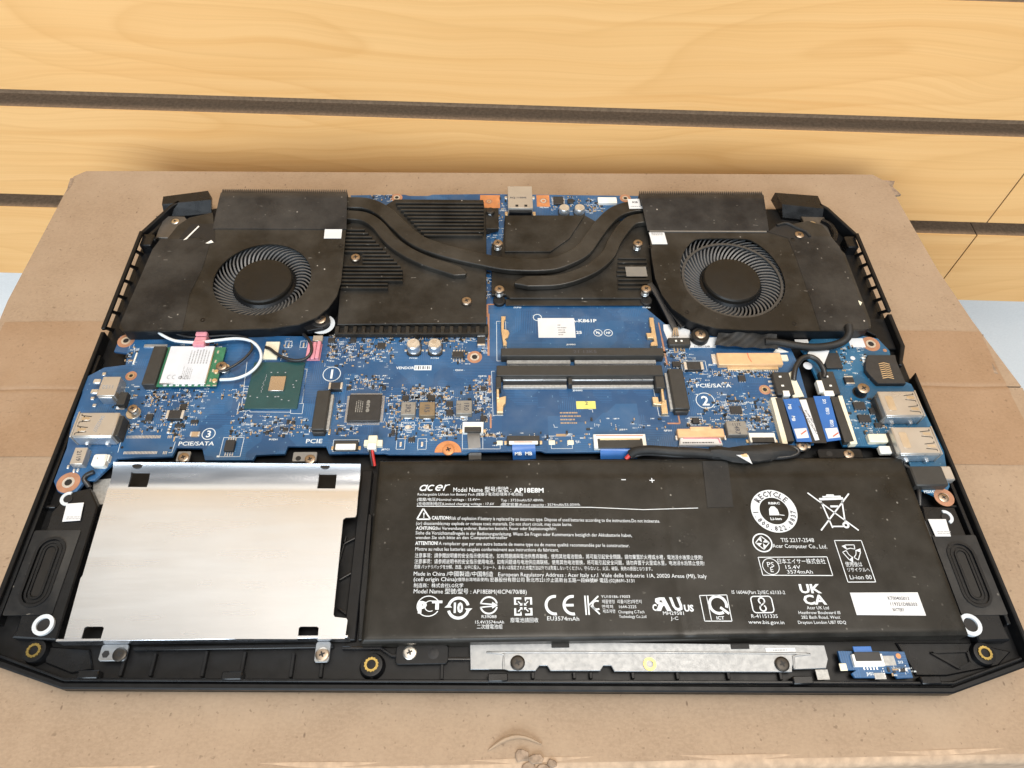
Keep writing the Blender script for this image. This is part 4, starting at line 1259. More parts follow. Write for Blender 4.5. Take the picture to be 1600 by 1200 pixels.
# --- left side of the board
ring_pad(E(585, 213), 2.0, 3.7); ring_pad(E(625, 487), 1.3, 2.4, fill='nickel'); ring_pad((107, 754), 2.3, 4.4); ring_pad(G(608, 340), 2.0, 3.3, fill='solder'); ring_pad(H(1475, 595), 1.5, 2.5, fill='nickel')
part('shield_clip', E, 720, 262, 910, 238, .7, 'solder'); part('led', E, 632, 392, 676, 302, .5, 'white_plastic')
o, r = part('network_port', E, 352, 640, 545, 492, 5.6, 'tin')
ob('port_face', MB().box(r[0] + .6, r[1] - 1.0, r[2] - .7, r[2] - .02, PT, pz(5), .2), 'solder', o)
text_at('1152', E(440, 572), 1.7, pz(5.66), 'ink_grey', o, 180, .01)
for q in ((350, 525), (330, 605)):
    ob('spring_tab', MB().box(*rect(E, q[0] - 30, q[1] + 18, q[0] + 40, q[1] - 18, pz(4.6)), pz(3.6), pz(4.6), .3), 'solder', o)
for q in ((410, 470), (335, 715), (320, 660)): part('solder_leg', E, q[0] - 18, q[1] + 12, q[0] + 18, q[1] - 12, .8, 'solder', o)
part('port_latch', E, 505, 710, 600, 612, 3.2, 'connector_black'); part('latch_foot', E, 500, 748, 575, 722, .6, 'solder')
screw(mb_, E(632, 738), pz(3.0), 2.0, .9, shank=3.0)
ob('standoff', MB().cyl(*U(E(645, 780), PT), PT, PT + .5, 3.0, 20), 'nickel', mb_)


def usb_port(k, tl, tr, br, bl, h, parent, name='usb_port', flip=False, mat='tin'):
    z = pz(h); r = (min(U(k(*bl), z)[0], U(k(*tl), z)[0]), max(U(k(*br), z)[0], U(k(*tr), z)[0]) , U(k(*bl), z)[1], U(k(*tl), z)[1])
    xl = (U(k(*tl), z)[0] + U(k(*bl), z)[0]) / 2; xr = (U(k(*tr), z)[0] + U(k(*br), z)[0]) / 2
    r = (xl, xr, r[2], r[3])
    o = ob(name, MB().box(*r, PT + .3, z, .35), mat, parent)
    open_r = xr if flip else xl
    # spring windows near the opening
    m = MB(); s = -1 if flip else 1
    w_ = r[3] - r[2]
    for i in range(2):
        yc = r[2] + w_ * (.27 + .46 * i); x0 = open_r + s * 1.2
        pts = [(x0, yc - 1.5), (x0 + s * 4.2, yc - 1.0), (x0 + s * 4.2, yc + 1.0), (x0, yc + 1.5)]
        m.line(pts[0], pts[1], .35, z + .02).line(pts[2], pts[3], .35, z + .02).line(pts[0], (pts[0][0], yc - 2.3), .35, z + .02).line(pts[3], (pts[3][0], yc + 2.3), .35, z + .02)
        if not flip: m.line((x0 + s * 1.2, yc - 1.2), (x0 + s * 1.2, yc + 1.2), .5, z + .02)
        mm = MB().box(min(x0, x0 + s * 3.6) + .4, max(x0, x0 + s * 3.6), yc - .75, yc + .75, z - .1, z + .07, .05)
        ob('spring_tongue', mm, 'nickel', o)
    ob('spring_cut', m, 'dark_slot', o, recalc=False)
    ml = MB()
    for i in range(2):
        x = r[0] + (r[1] - r[0]) * (.22 + .5 * i)
        ob('solder_leg', MB().box(x, x + 1.5, r[2] - 1.3, r[2] + .05, PT, pz(2.2), .25), 'solder', o)
    ob('flared_mouth', MB().box(*((open_r - .5, open_r + .15) if not flip else (open_r - .15, open_r + .5)), r[2] - .4, r[3] + .4, PT + .1, z + .25, .2), mat, o)
    ob('tail', MB().box(*((xr + .02, xr + 1.4) if not flip else (xl - .5, xl - .02)), r[2] + .8, r[3] - .8, PT, pz(h - 1.2 if not flip else h - 3), .2), 'connector_black', o)
    return o, r


o, r = usb_port(E, (222, 772), (535, 770), (480, 945), (155, 958), 6.6, mb_)
text_at('0442207', E(372, 860), 1.5, pz(6.66), 'ink_grey', o, -100, .01)
ob('side_wall', MB().box(r[0] + .5, r[1] - .5, r[2] - .35, r[2] - .02, PT + .4, pz(5.9), .1), 'solder', o)
o, r = part('usb_c_port', E, 140, 1175, 288, 1045, 3.4, 'tin')
text_at('2119', E(215, 1110), 1.6, pz(3.46), 'ink', o, -80, .02)
for q in ((175, 1225), (130, 1195), (205, 1222)): part('solder_leg', E, q[0] - 14, q[1] + 14, q[0] + 14, q[1] - 14, .7, 'solder', o)
o, r = part('speaker_connector', E, 300, 1185, 440, 1092, 3.0, 'white_plastic', c=.6)
part('connector_ear', E, 415, 1150, 460, 1100, 2.0, 'white_plastic', o); part('contact', E, 350, 1140, 370, 1120, 3.1, 'grey_sticker', o)
chip(E, 728, 835, 798, 782, .9, sides='tb', n=4, l=.5); o, r = two_pole(E, 892, 820, 1040, 752, 2.0)
chip(E, 998, 750, 1062, 702, .8, sides='lr', n=3, l=.5); chip(E, 562, 890, 618, 862, .8, sides='b', n=3); chip(E, 960, 885, 1020, 860, .8, sides='b', n=4); chip(E, 1085, 855, 1150, 828, .8, sides='b', n=3)
for q in ((935, 858), (928, 880), (920, 903), (912, 926)): part('capacitor', E, q[0] - 14, q[1] + 8, q[0] + 14, q[1] - 8, .5, 'solder')
two_pole(E, 1085, 958, 1160, 920, .9, 'ceramic_tan')
o, r = chip(E, 1345, 1070, 1440, 985, 1.6, sides='tb', n=4, l=1.6, name='flash_chip'); silk_rect(E, 1312, 1118, 1508, 968, .2)
part('pin_one_pad', E, 1290, 1122, 1315, 1108, .1, 'silk')
for (x0, y1, x1, y0) in ((582, 976, 860, 952), (905, 974, 948, 952), (560, 1099, 832, 1076), (868, 1099, 910, 1076)):
    r = rect(E, x0, y1, x1, y0, PT); n = max(3, int((r[1] - r[0]) / .55)); m = MB()
    for i in range(n):
        x = r[0] + (r[1] - r[0]) * (i + .5) / n; m.box(x - .17, x + .17, r[2], r[3], PT, PT + .08, 0)
    ob('contact_pads', m, 'solder', mb_, kind='stuff')
for q in ((565, 975), (962, 975)): part('solder_pad', E, q[0] - 12, q[1] + 22, q[0] + 12, q[1] - 22, .1, 'gold')
m = MB(); pl = poly(E, [(545, 995), (520, 1085), (550, 1090)], ST); m.line(pl[0], pl[1], .18, ST)
pl = poly(E, [(970, 1000), (942, 1085), (915, 1087)], ST); m.line(pl[0], pl[1], .18, ST).line(pl[1], pl[2], .18, ST); ob('silkscreen_outline', m, 'silk', mb_, recalc=False)
for q in ((553, 1045), (935, 1050)): ob('locating_hole', MB().cyl(*U(E(*q), ST), PT, PT + .05, .6, 12, .01), 'dark_slot', mb_)


def circled(s, q, r, cap, parent=mb_):
    x, y = U(q, ST); o = ob('circled_number', MB().sector(x, y, r - .32, r, 0, 360, ST, 40), 'silk', parent, recalc=False)
    text_at(s, q, cap, ST, 'silk', o, 0, .02)


circled('3', E(1230, 940), 2.75, 3.0); text_at('PCIE/SATA', E(1135, 1015), 1.75, ST, 'silk', mb_, 0, .015, 1.2)
circled('1', F(792, 472), 3.9, 4.6); text_at('PCIE', F(655, 996), 1.9, ST, 'silk', mb_, 0, .015, 1.25)
circled('2', H(1010, 680), 4.1, 4.6); text_at('PCIE/SATA', H(1075, 562), 1.9, ST, 'silk', mb_, 0, .015, 1.2)

# --- middle-left: chipset, M.2 socket, controller
o, r = part('chipset', F, 103, 742, 585, 378, .75, 'package_green')
part('die', F, 292, 602, 435, 488, 1.75, 'die', o, c=.12)
rnd = random.Random(3); m = MB()
for i in range(13): m.box(*(lambda c: (c[0] - .12, c[0] + .12, c[1] - .2, c[1] + .2))(U(F(285 - i * 4 + rnd.uniform(-6, 6), 480 + i * 11), pz(.8))), pz(.7), pz(.85), 0)
for q in ((155, 645), (210, 655), (290, 648), (350, 650), (375, 648), (400, 672), (455, 680), (490, 555), (515, 525), (495, 575), (320, 460), (370, 460), (430, 460)): m.box(*(lambda c: (c[0] - .3, c[0] + .3, c[1] - .2, c[1] + .2))(U(F(*q), pz(.8))), pz(.7), pz(.84), 0)
ob('package_marks', m, 'ink_grey', o, kind='stuff')
text_at('1.021', F(365, 648), .6, pz(.8), 'ink_grey', o)
m = MB(); f_ = lambda a, b: U(F(a, b), ST)
for a_, b_ in (((130, 375), (85, 740)), ((50, 770), (150, 755)), ((150, 755), (155, 770)), ((155, 768), (470, 770)), ((560, 700), (600, 430)), ((600, 435), (575, 432)), ((470, 750), (470, 780)), ((470, 780), (560, 782)), ((560, 782), (572, 700)), ((572, 702), (540, 702)), ((70, 690), (50, 790)), ((560, 690), (600, 440))): m.line(f_(*a_), f_(*b_), .18, ST)
ob('silkscreen_outline', m, 'silk', mb_, recalc=False)


def m2_socket(k, bl, tr, h, parent, label=None):
    o, r = part('m2_socket', k, bl[0], bl[1], tr[0], tr[1], h, 'connector_black', parent, c=.35)
    r2 = (r[1] + .02, r[1] + 1.2, r[2] + 1, r[3] - 1) if r[0] < 0 else (r[0] - 1.2, r[0] - .02, r[2] + 1, r[3] - 1)
    ob('contact_row', MB().box(*r2, PT, pz(h * .5), .1), 'grey_sticker', o)
    n = 30; m = MB()
    xx = (r[0] - .8, r[0] - .02) if r[0] < 0 else (r[1] + .02, r[1] + .8)
    for i in range(n):
        y = r[2] + 1 + (r[3] - r[2] - 2) * (i + .5) / n; m.box(*xx, y - .13, y + .13, PT, PT + .3, 0)
    ob('pins', m, 'solder', o, kind='stuff')
    ob('front_block', MB().box(r[0] + .3, r[1] - .3, r[2] - .9, r[2] - .02, PT, pz(h - 1.2), .3), 'connector_black', o)
    return o, r


m2_socket(F, (628, 905), (782, 596), 4.0, mb_)
two_pole(F, 768, 590, 875, 536, 2.2)
part('solder_tab', F, 760, 945, 785, 900, .4, 'gold'); part('solder_tab', F, 610, 925, 628, 900, .4, 'solder')
o, r = part('controller_chip', F, 906, 838, 1184, 628, 1.6, 'chip_black', c=.25)
pins(o, r, 1.6, 'lrtb', 32, 'solder', 1.2)
text_at('ene', F(1075, 722), 1.9, pz(1.64), 'chip_print', o, -90, .03, 1.5)
fine_print(o, *[U(F(965, 800), pz(1.64))[0], U(F(1030, 800), pz(1.64))[0], U(F(965, 770), pz(1.64))[1], U(F(965, 670), pz(1.64))[1]], pz(1.64), 4, 'chip_print', 8, (.8, 1), False)
for nm, k, q, mt, s in (('inductor', G, (28, 790, 150, 688), 'inductor_grey', '2R2'), ('inductor', G, (172, 795, 300, 688), 'inductor_brown', '1R5'), ('inductor', G, (462, 780, 588, 676), 'inductor_grey', '1R0')):
    o, r = part(nm, k, *q, 3.0, mt, c=.25)
    cx_, cy_ = ((q[0] + q[2]) / 2, (q[1] + q[3]) / 2)
    text_at(s, k(cx_ + (20 if s == '1R0' else 0), cy_), 2.0, pz(3.04), 'ink', o, -90, .02, .9)
    if s == '1R0': text_at('2111', k(cx_ - 38, cy_), 1.5, pz(3.04), 'ink', o, -90, .02, .8)
    ob('terminals', MB().box((r[0] + r[1]) / 2 - 1.6, (r[0] + r[1]) / 2 + 1.6, r[2] - .5, r[2] - .02, PT, pz(.9), .1), 'solder', o)
o, r = part('inductor', H, 1192, 945, 1322, 838, 3.0, 'inductor_grey', c=.25)
text_at('4R7', H(1262, 910), 1.9, pz(3.04), 'ink', o, -90, .02, .9) ; text_at('2111', H(1255, 865), 1.3, pz(3.04), 'ink', o, 180, .02)
for k, q in ((G, (40, 678, 95, 637)), (G, (240, 678, 300, 635)), (G, (385, 725, 440, 682)), (G, (385, 795, 440, 748)), (G, (655, 598, 698, 566)), (G, (655, 838, 700, 795)), (G, (88, 998, 142, 965)), (F, (760, 222, 818, 186)), (F, (935, 222, 985, 184)), (F, (1145, 272, 1212, 225)), (F, (1255, 948, 1285, 905)),
             (F, (435, 860, 460, 835)), (F, (475, 860, 505, 835)), (F, (270, 940, 300, 912)), (F, (405, 915, 450, 890)), (F, (1100, 580, 1125, 555)), (F, (1185, 590, 1215, 560)), (F, (915, 590, 945, 565)), (F, (835, 915, 870, 888)),
             (H, (757, 412, 815, 372)), (H, (1275, 525, 1320, 480)), (H, (1405, 838, 1440, 812))):
    chip(k, *q, .85, sides='tb', n=3, l=.35)
o, r = chip(G, 432, 340, 522, 292, 1.4, sides='tb', n=4, l=1.5)
two_pole(G, 628, 245, 692, 170, 2.0, axis='y'); two_pole(H, 855, 438, 985, 375, 1.8); silk_rect(H, 835, 450, 1008, 370, .2)
o, r = chip(H, 1212, 780, 1290, 720, .8, sides='lrtb', n=6, l=.3); chip(H, 915, 855, 960, 812, 1.0, sides='lr', n=3, l=.8)
silk_rect(H, 890, 862, 985, 808, .15)
for q in (F(1428, 232), F(1595, 232)):
    x, y = U(q, pz(5.5)); can = ob('capacitor', MB().lathe(x, y, [(2.95, PT + 1.0), (2.95, PT + 1.6), (2.75, PT + 1.9), (2.95, PT + 2.2), (2.95, PT + 5.1), (2.6, PT + 5.5)], 28), 'solder', mb_)
    ob('can_foot', MB().prism([(x - 3.2, y - 2.0), (x - 2.0, y - 3.2), (x + 2.0, y - 3.2), (x + 3.2, y - 2.0), (x + 3.2, y + 3.2), (x - 3.2, y + 3.2)], PT, PT + 1.0), 'chip_black', can)
    for s in (-1, 1): ob('lead', MB().box(min(x + s * 3.2, x + s * 4.3), max(x + s * 3.2, x + s * 4.3), y - .5, y + .5, PT, PT + .3, .05), 'solder', can)
    fine_print(can, x - 1.4, x + 1.0, y + .2, y + 2.0, PT + 5.53, 4, 'ceramic_tan', 4, (.8, 1))
for k, q, s in ((G, (130, 348), 'PCY23'), (G, (297, 348), 'PCY24'), (G, (487, 443), 'PJ2501'), (G, (92, 913), 'PJ502'), (G, (222, 913), 'PJ502'), (G, (525, 825), 'PLW1'), (G, (405, 820), 'PQW2'), (G, (668, 488), 'CLIP12'), (G, (800, 938), 'JBL2'), (F, (1210, 1063), 'JBTC1'), (F, (335, 983), 'PUZ01'), (G, (1360, 243), 'JDIMM1'), (G, (1413, 602), 'JDIMM2'), (H, (358, 908), 'JSB1'), (H, (718, 915), 'PJP201'), (H, (1060, 402), 'JEDP1'), (H, (1370, 905), 'JKS1'), (G, (1350, 945), 'JFP1')):
    text_at(s, k(*q), .72, ST, 'silk', mb_, 0, .03, 1.2, res=1)
text_at('VENDOR:', G(68, 424), 1.3, ST, 'silk', mb_, 0, .02)
o, r = part('vendor_box', G, 135, 442, 272, 404, .06, 'silk', c=0)
for i in range(7): xx = r[0] + .6 + i * 1.0; ob('vendor_mark', MB().box(xx, xx + (.55 if i % 2 else .3), r[2] + .5, r[3] - .45, pz(.06), pz(.09), 0), 'ink', o)
text_at('M2x2.5', G(392, 948), 1.1, ST, 'silk', mb_, 0, .03)
for k, q in ((G, (30, 1015)), (G, (197, 1015)), (G, (660, 648)), (F, (455, 240)), (F, (572, 240))):
    silk_rect(k, q[0] - 36, q[1] + 45, q[0] + 36, q[1] - 38, .18) if k is G else silk_rect(k, q[0] - 30, q[1] + 26, q[0] + 30, q[1] - 26, .18)
    part('jumper_pad', k, q[0] - 10, q[1] + 22, q[0] + 10, q[1] - 14, .12, 'solder')
for q in ((90, 880), (232, 880)):
    silk_rect(G, q[0] - 58, q[1] + 28, q[0] + 48, q[1] - 32, .2)
    x, y = U(G(q[0], q[1] + 6), ST); ob('jumper_pad', MB().lathe(x, y, [(1.5, PT), (1.5, PT + .1)], 16, 1, .6), 'solder', mb_)
x, y = U(G(400, 1075), PT)
m = MB(); hp = [(x + 5.4 * math.cos(math.pi * i / 24), y - .6 + 5.4 * math.sin(math.pi * i / 24)) for i in range(25)]
ob('copper_area', MB().prism(hp, PT - .05, PT + .08), 'orange_copper', mb_)
screw(mb_, G(403, 1060), pz(.9), 2.45, .9, 'orange_copper')
# copper strips and corner marks
for k, x0, y1, x1, y0 in ((G, 708, 328, 724, 0), (G, 718, 620, 732, 580), (G, 716, 560, 732, 482), (G, 727, 895, 740, 790)): part('copper_strip', k, x0, y1, x1, y0, .07, 'copper_pad', c=0)
m = MB(); pl = poly(H, [(645, 70), (670, 190), (712, 400)], PT + .08); m.line(pl[0], pl[1], .55, PT + .08).line(pl[1], pl[2], .8, PT + .08); ob('copper_strip', m, 'copper_pad', mb_, recalc=False)
m = MB(); pl = poly(H, [(715, 858), (812, 858), (800, 797)], PT + .08); m.line(pl[0], pl[1], .7, PT + .08).line(pl[1], pl[2], .7, PT + .09); ob('copper_strip', m, 'copper_pad', mb_, recalc=False)
m = MB(); pl = poly(C, [(115, 1200), (115, 1097), (235, 1097)], PT + .08); m.line(pl[0], pl[1], .8, PT + .08).line(pl[1], pl[2], .7, PT + .09).line(U(C(375, 1100), PT), U(C(575, 1100), PT), .7, PT + .08); ob('copper_strip', m, 'copper_pad', mb_, recalc=False)
text_at('CLIP20', C(365, 1122), .7, ST, 'silk', mb_, 0, .03, 1.2); text_at('CLIP20', C(1440, 1122), .7, ST, 'silk', mb_, 0, .03, 1.2)

# --- memory sockets
ms1, r1 = part('memory_socket', P, 783, 556, 1036, 543, 4.6, 'connector_black', c=.3)
text_at('21 13K5', G(1470, 297), 1.6, pz(4.64), 'ink', ms1, 0, .0, 1.3)
zt = pz(1.6)
for i, (xa, xb) in enumerate(((792, 891), (898, 1024))):
    x0, ya = U((xa, 568), zt); x1, yb = U((xb, 559), zt)
    ob('contact_row', MB().box(x0, x1, ya, min(yb, r1[2] - .05), PT, zt, .2), 'grey_sticker', ms1)
    m = MB(); n = int((x1 - x0) / .6)
    for j in range(n): xx = x0 + (x1 - x0) * (j + .5) / n; m.box(xx - .15, xx + .15, ya - .75, ya - .02, PT, PT + .3, 0)
    ob('pins', m, 'solder', ms1, kind='stuff')
ms2, r2 = part('memory_socket', P, 776, 587, 1034, 570, 4.8, 'connector_black', c=.3)
for i, (xa, xb) in enumerate(((786, 886), (894, 1022))):
    z2 = pz(2.4)
    x0, ya = U((xa, 599), z2); x1, _ = U((xb, 599), z2)
    ob('slot_floor', MB().box(x0, x1, ya, r2[2] - .03, PT, z2 - .8, .1), 'dark_slot', ms2)
    ob('contact_bar', MB().box(x0, x1, ya + 1.6, ya + 2.3, z2 - .8, z2, .1), 'solder', ms2)
    ob('contact_row', MB().box(x0, x1, ya - 1.6, ya - .05, PT, pz(1.4), .2), 'grey_sticker', ms2)
ob('key_rib', MB().box(U((887, 595), zt)[0], U((893, 595), zt)[0], ya - 1.2, r2[2] - .03, PT, pz(3.6), .2), 'connector_black', ms2)
# spring clips on both ends
for parent, pts, h in ((ms1, [(815, 20), (850, 20), (850, 45), (838, 55), (838, 120), (870, 128), (880, 150), (868, 185), (845, 200), (860, 222), (858, 248), (832, 250), (815, 130)], 'u'),):
    ob('spring_clip', MB().prism(poly(G, pts, pz(1.6)), PT, pz(1.6), c=.15), 'gold', parent)
ob('spring_clip', MB().prism(poly(H, [(572, 30), (605, 30), (640, 250), (585, 252), (585, 225), (612, 215), (605, 190), (560, 190), (548, 150), (590, 150), (588, 110), (578, 95)], pz(1.6)), PT, pz(1.6), c=.15), 'gold', ms1)
silk_rect(G, 782, 370, 850, 60, .2)
for k, arm, head in ((G, [(780, 515), (796, 515), (800, 660), (780, 660)], [(780, 660), (838, 645), (854, 645), (850, 700), (832, 720), (830, 770), (782, 770)]),
                     (H, [(655, 520), (672, 520), (695, 680), (675, 690)], [(595, 650), (640, 650), (648, 690), (705, 670), (720, 780), (672, 782), (665, 712), (605, 705)])):
    ob('clip_arm', MB().prism(poly(k, arm, pz(3.6)), pz(1.0), pz(3.6), c=.15), 'gold', ms2)
    ob('spring_clip', MB().prism(poly(k, head, pz(2.0)), PT, pz(2.0), c=.15), 'gold', ms2)
for q in (((775, 606), (783, 588)), ((1026, 606), (1037, 588))):
    r = rect(P, q[0][0], q[0][1], q[1][0], q[1][1], pz(4.4)); ob('socket_arm', MB().box(r[0], r[1], r[2], r2[2] - .04, PT, pz(4.4), .25), 'connector_black', ms2)
m = MB(); pl = poly(G, [(765, 450), (740, 450), (752, 795), (832, 795)], ST)
for i in range(3): m.line(pl[i], pl[i + 1], .18, ST)
pl = poly(H, [(605, 590), (650, 800), (728, 800)], ST)
for i in range(2): m.line(pl[i], pl[i + 1], .18, ST)
ob('silkscreen_outline', m, 'silk', mb_, recalc=False)
# print under the memory modules
text_at('LA-K861P', G(1450, 55), 1.75, ST, 'silk', mb_, 0, .03, 1.25); text_at('2125', G(1400, 147), 1.55, ST, 'silk', mb_, 0, .03, 1.2)
for q, s in ((H(172, 150), 'Pb'), (H(252, 150), 'HF')):
    x, y = U(q, ST); g = ob('printed_ring', MB().sector(x, y, 1.75, 2.05, 0, 360, ST, 28), 'silk', mb_, recalc=False); text_at(s, q, 1.2, ST, 'silk', g, 0, .03)
    if s == 'Pb': ob('printed_stroke', MB().line((x - 1.3, y + 1.3), (x + 1.3, y - 1.3), .25, ST + .01), 'silk', g, recalc=False)
x, y = U(G(1098, 30), ST); ob('printed_ring', MB().sector(x, y, 1.7, 2.05, 0, 360, ST, 28), 'silk', mb_, recalc=False)
fine_print(mb_, *[U(G(1280, 860), ST)[0], U(G(1455, 860), ST)[0], U(G(1280, 868), ST)[1], U(G(1280, 762), ST)[1]], ST, 4, 'ceramic_tan', 12, (.6, 1))
st, r = part('serial_sticker', G, 1108, 188, 1385, 35, .12, 'paper_white', c=0)
for i, (s, X, Y) in enumerate((('N9', 1268, 90), ('N1GG41', 1290, 110), ('13011S', 1288, 128), ('60305B', 1290, 146), ('8100', 1282, 164))): text_at(s, G(X, Y), .62, pz(.15), 'ink', st, 0, .03, 1.2, res=1)
st, r = part('yellow_label', G, 1405, 744, 1550, 684, .12, 'yellow_label', c=0)
text_at('2', G(1482, 700), 1.6, pz(.15), 'ink', st, 0, .01, 1.3)
m = MB()
for a_, b_, c_ in (((1225, 865), (1232, 888), (1258, 888)), ((1498, 748), (1526, 748), (1532, 772))): pl = poly(G, [a_, b_, c_], ST); m.line(pl[0], pl[1], .18, ST).line(pl[1], pl[2], .18, ST)
ob('silkscreen_corner', m, 'silk', mb_, recalc=False)

# --- connectors along the front edge of the board
def ffc(k, x0, y1, x1, y0, h, body, latch, parent=mb_, frac=.5):
    o, r = part('ribbon_connector', k, x0, y1, x1, y0, h, body, parent)
    d = (r[3] - r[2]) * frac
    ob('latch', MB().box(r[0] + .8, r[1] - .8, r[2] - .1, r[2] + d, pz(h) - .6, pz(h) + .18, .15), latch, o)
    for s in (r[0] - 1.1, r[1] + .03): ob('solder_tab', MB().box(s, s + 1.05, r[2] + .6, r[2] + 2.2, PT, pz(.5), .1), 'gold', o)
    pins(o, r, h, 't', max(6, int((r[1] - r[0]) / .9)), 'solder', .6)
    return o, r


ffc(F, 802, 1062, 1000, 990, 1.6, 'connector_black', 'white_plastic', frac=.62)
silk_rect(F, 795, 1076, 1005, 985, .18)
o, r = part('power_connector', F, 1070, 1030, 1150, 948, 2.6, 'cream_plastic', c=.3)
part('connector_ear', F, 1040, 1032, 1190, 985, 1.8, 'cream_plastic', o)
ob('plug', MB().box(*rect(F, 1068, 1062, 1142, 1015, pz(2.2)), pz(.1), pz(2.85), .3), 'white_plastic', o)
o, r = ffc(G, 512, 925, 676, 845, 2.0, 'white_plastic', 'connector_black', frac=.5)
m = MB(); pl = poly(G, [(512, 925), (512, 1057), (808, 1057), (808, 1020)], ST)
for i in range(3): m.line(pl[i], pl[i + 1], .18, ST)
m.line(U(G(672, 1055), ST), U(G(672, 950), ST), .18, ST); ob('silkscreen_outline', m, 'silk', mb_, recalc=False)
for q in ((803, 1008), (1212, 1005), (1358, 1005)): part('solder_tab', G, q[0] - 24, q[1] + 17, q[0] + 24, q[1] - 17, .4, 'cream_plastic')
silk_rect(G, 1208, 1055, 1365, 955, .18)
ffc(G, 862, 1018, 1115, 952, 1.8, 'connector_black', 'white_plastic', frac=.35)
ob('tape_mark', MB().line(U(G(915, 1003), pz(2)), U(G(1060, 1003), pz(2)), .35, pz(2.02)), 'red_ink', mb_, recalc=False)
for x0, x1 in ((1245, 1320), (690, 765)):
    r = rect(G, x0, 960, x1, 940, PT); m = MB()
    for i in range(10): x = r[0] + (r[1] - r[0]) * (i + .5) / 10; m.box(x - .2, x + .2, r[2], r[3], PT, PT + .08, 0)
    ob('contact_pads', m, 'ceramic_tan', mb_, kind='stuff')
o, r = part('ribbon_connector', H, 145, 1050, 540, 940, 1.9, 'white_plastic')
ob('latch', MB().box(r[0] + 1.5, r[1] - 1.5, r[2] - .1, r[3] - 2.2, pz(1.4), pz(2.1), .15), 'connector_black', o)
ob('contact_strip', MB().box(r[0] + 2.5, r[1] - 2.5, r[3] - 2.9, r[3] - 2.25, pz(1.4), pz(2.2), .05), 'gold', o)
ob('printed_stripe', MB().line((r[0] + 1, r[3] - .7), (r[1] - 1, r[3] - .7), .35, pz(1.92)), 'red_ink', o, recalc=False)
o, r = part('board_connector', H, 800, 965, 1152, 895, 2.6, 'tan_tape', c=.3)
ob('top_plate', MB().box(r[0] + 5.5, r[1] - 5, r[3] - 1.0, r[3] + .8, pz(1.6), pz(2.75), .2), 'tan_tape', o)
for xx in (r[0] - .8, r[1] + .03): ob('solder_tab', MB().box(xx, xx + .8, r[2] - .6, r[2] + 1.6, PT, pz(1.2), .1), 'solder', o)
bl = poly(H, [(815, 965), (1130, 965), (1150, 1025), (808, 1025)], pz(2.2))
ps = ob('printed_sleeve', MB().prism(bl, pz(.6), pz(2.2), c=.4), 'paper_white', o)
m = MB(); y = bl[0][1]; m.line((bl[0][0] + 1, y - .5), (bl[1][0] - 1, y - .6), .6, pz(2.22)).line((bl[1][0] - 1.1, y - .6), (bl[1][0] - .6, y - 3), .6, pz(2.22)); ob('printed_stripe', m, 'pink_foam', ps, recalc=False)
fine_print(ps, bl[3][0] + 1.5, bl[2][0] - 3, bl[3][1] + .3, bl[3][1] + 1.6, pz(2.23), 1, 'ink', 9, (.9, 1))
ffc(H, 1365, 1005, 1550, 930, 2.0, 'white_plastic', 'connector_black', frac=.5)
# --- right-hand side of the main board
m2_socket(H, (772, 742), (832, 428), 4.0, mb_)
o, r = part('display_connector', H, 1118, 398, 1595, 305, 2.4, 'tan_tape', c=.2)
ob('contact_row', MB().box(r[0] + 4, r[1] - 2, r[2] - 1.6, r[2] - .03, PT, pz(.9), .1), 'gold', o)
pins(o, (r[0] + 4, r[1] - 2, r[2] - 1.6, r[3]), 1, 'b', 26, 'solder', .7)
m = MB(); pl = poly(H, [(1338, 308), (1350, 345), (1372, 378)], pz(2.45)); m.line(pl[0], pl[1], .35, pz(2.44)).line(pl[1], pl[2], .35, pz(2.45)); ob('pen_mark', m, 'red_ink', o, recalc=False)
ob('side_pad', MB().box(r[0] - 2.0, r[0] - .05, r[2] + 1.5, r[3] + .5, PT, pz(.8), .1), 'solder', o)
ob('paper_pad', MB().prism(poly(H, [(682, 85), (745, 85), (890, 130), (895, 240), (730, 240), (685, 130)], pz(.25)), PT, pz(.25)), 'paper_white', mb_)
ob('paper_pad', MB().prism(poly(H, [(880, 190), (1100, 185), (1090, 265), (885, 265)], pz(.25)), PT, pz(.25)), 'paper_white', mb_)
text_at('11-5A21-2AB', H(985, 256), .9, pz(.28), 'ink', mb_, 0, .03)
o, r = part('fan_connector', H, 728, 245, 888, 185, 2.6, 'connector_black', c=.4)
for q in ((782, 212), (825, 212)): part('contact', H, q[0] - 8, q[1] + 8, q[0] + 8, q[1] - 8, 2.65, 'white_plastic', o)
pins(o, (r[0] + 2, r[1] - 2, r[2], r[3]), 1, 'b', 4, 'gold', 1.6)
o, r = part('battery_fan_connector', I, 178, 630, 262, 455, 2.6, 'connector_black', c=.3)
pins(o, r, 1, 'l', 5, 'solder', 1.6)
for q in ((195, 492), (215, 562)): part('contact', I, q[0] - 10, q[1] + 8, q[0] + 10, q[1] - 8, 2.65, 'white_plastic', o)
part('socket_hook', I, 225, 640, 265, 600, 2.7, 'white_plastic', o)
ob('printed_sleeve', MB().prism(poly(I, [(228, 480), (290, 445), (385, 645), (300, 655)], pz(2.0)), PT, pz(2.0), c=.3), 'cream_plastic', o)
part('capacitor', I, 200, 365, 250, 320, 1.0, 'cream_plastic')
# white-and-bright pads near the fans
ob('paper_pad', MB().prism(poly(I, [(175, 262), (262, 300), (200, 305), (140, 303)], pz(.2)), PT, pz(.2)), 'white_plastic', mb_)
part('foam_pad', F, 250, 352, 388, 218, 1.0, 'cream_plastic'); part('grounding_pad', F, 640, 214, 724, 170, 1.6, 'tin')
x, y = U(A(1375, 945), pz(1.2)); ob('rubber_ring', MB().sector(x, y, 3.6, 5.6, -190, 60, pz(1.0), 24), 'white_rubber', mb_, recalc=False)

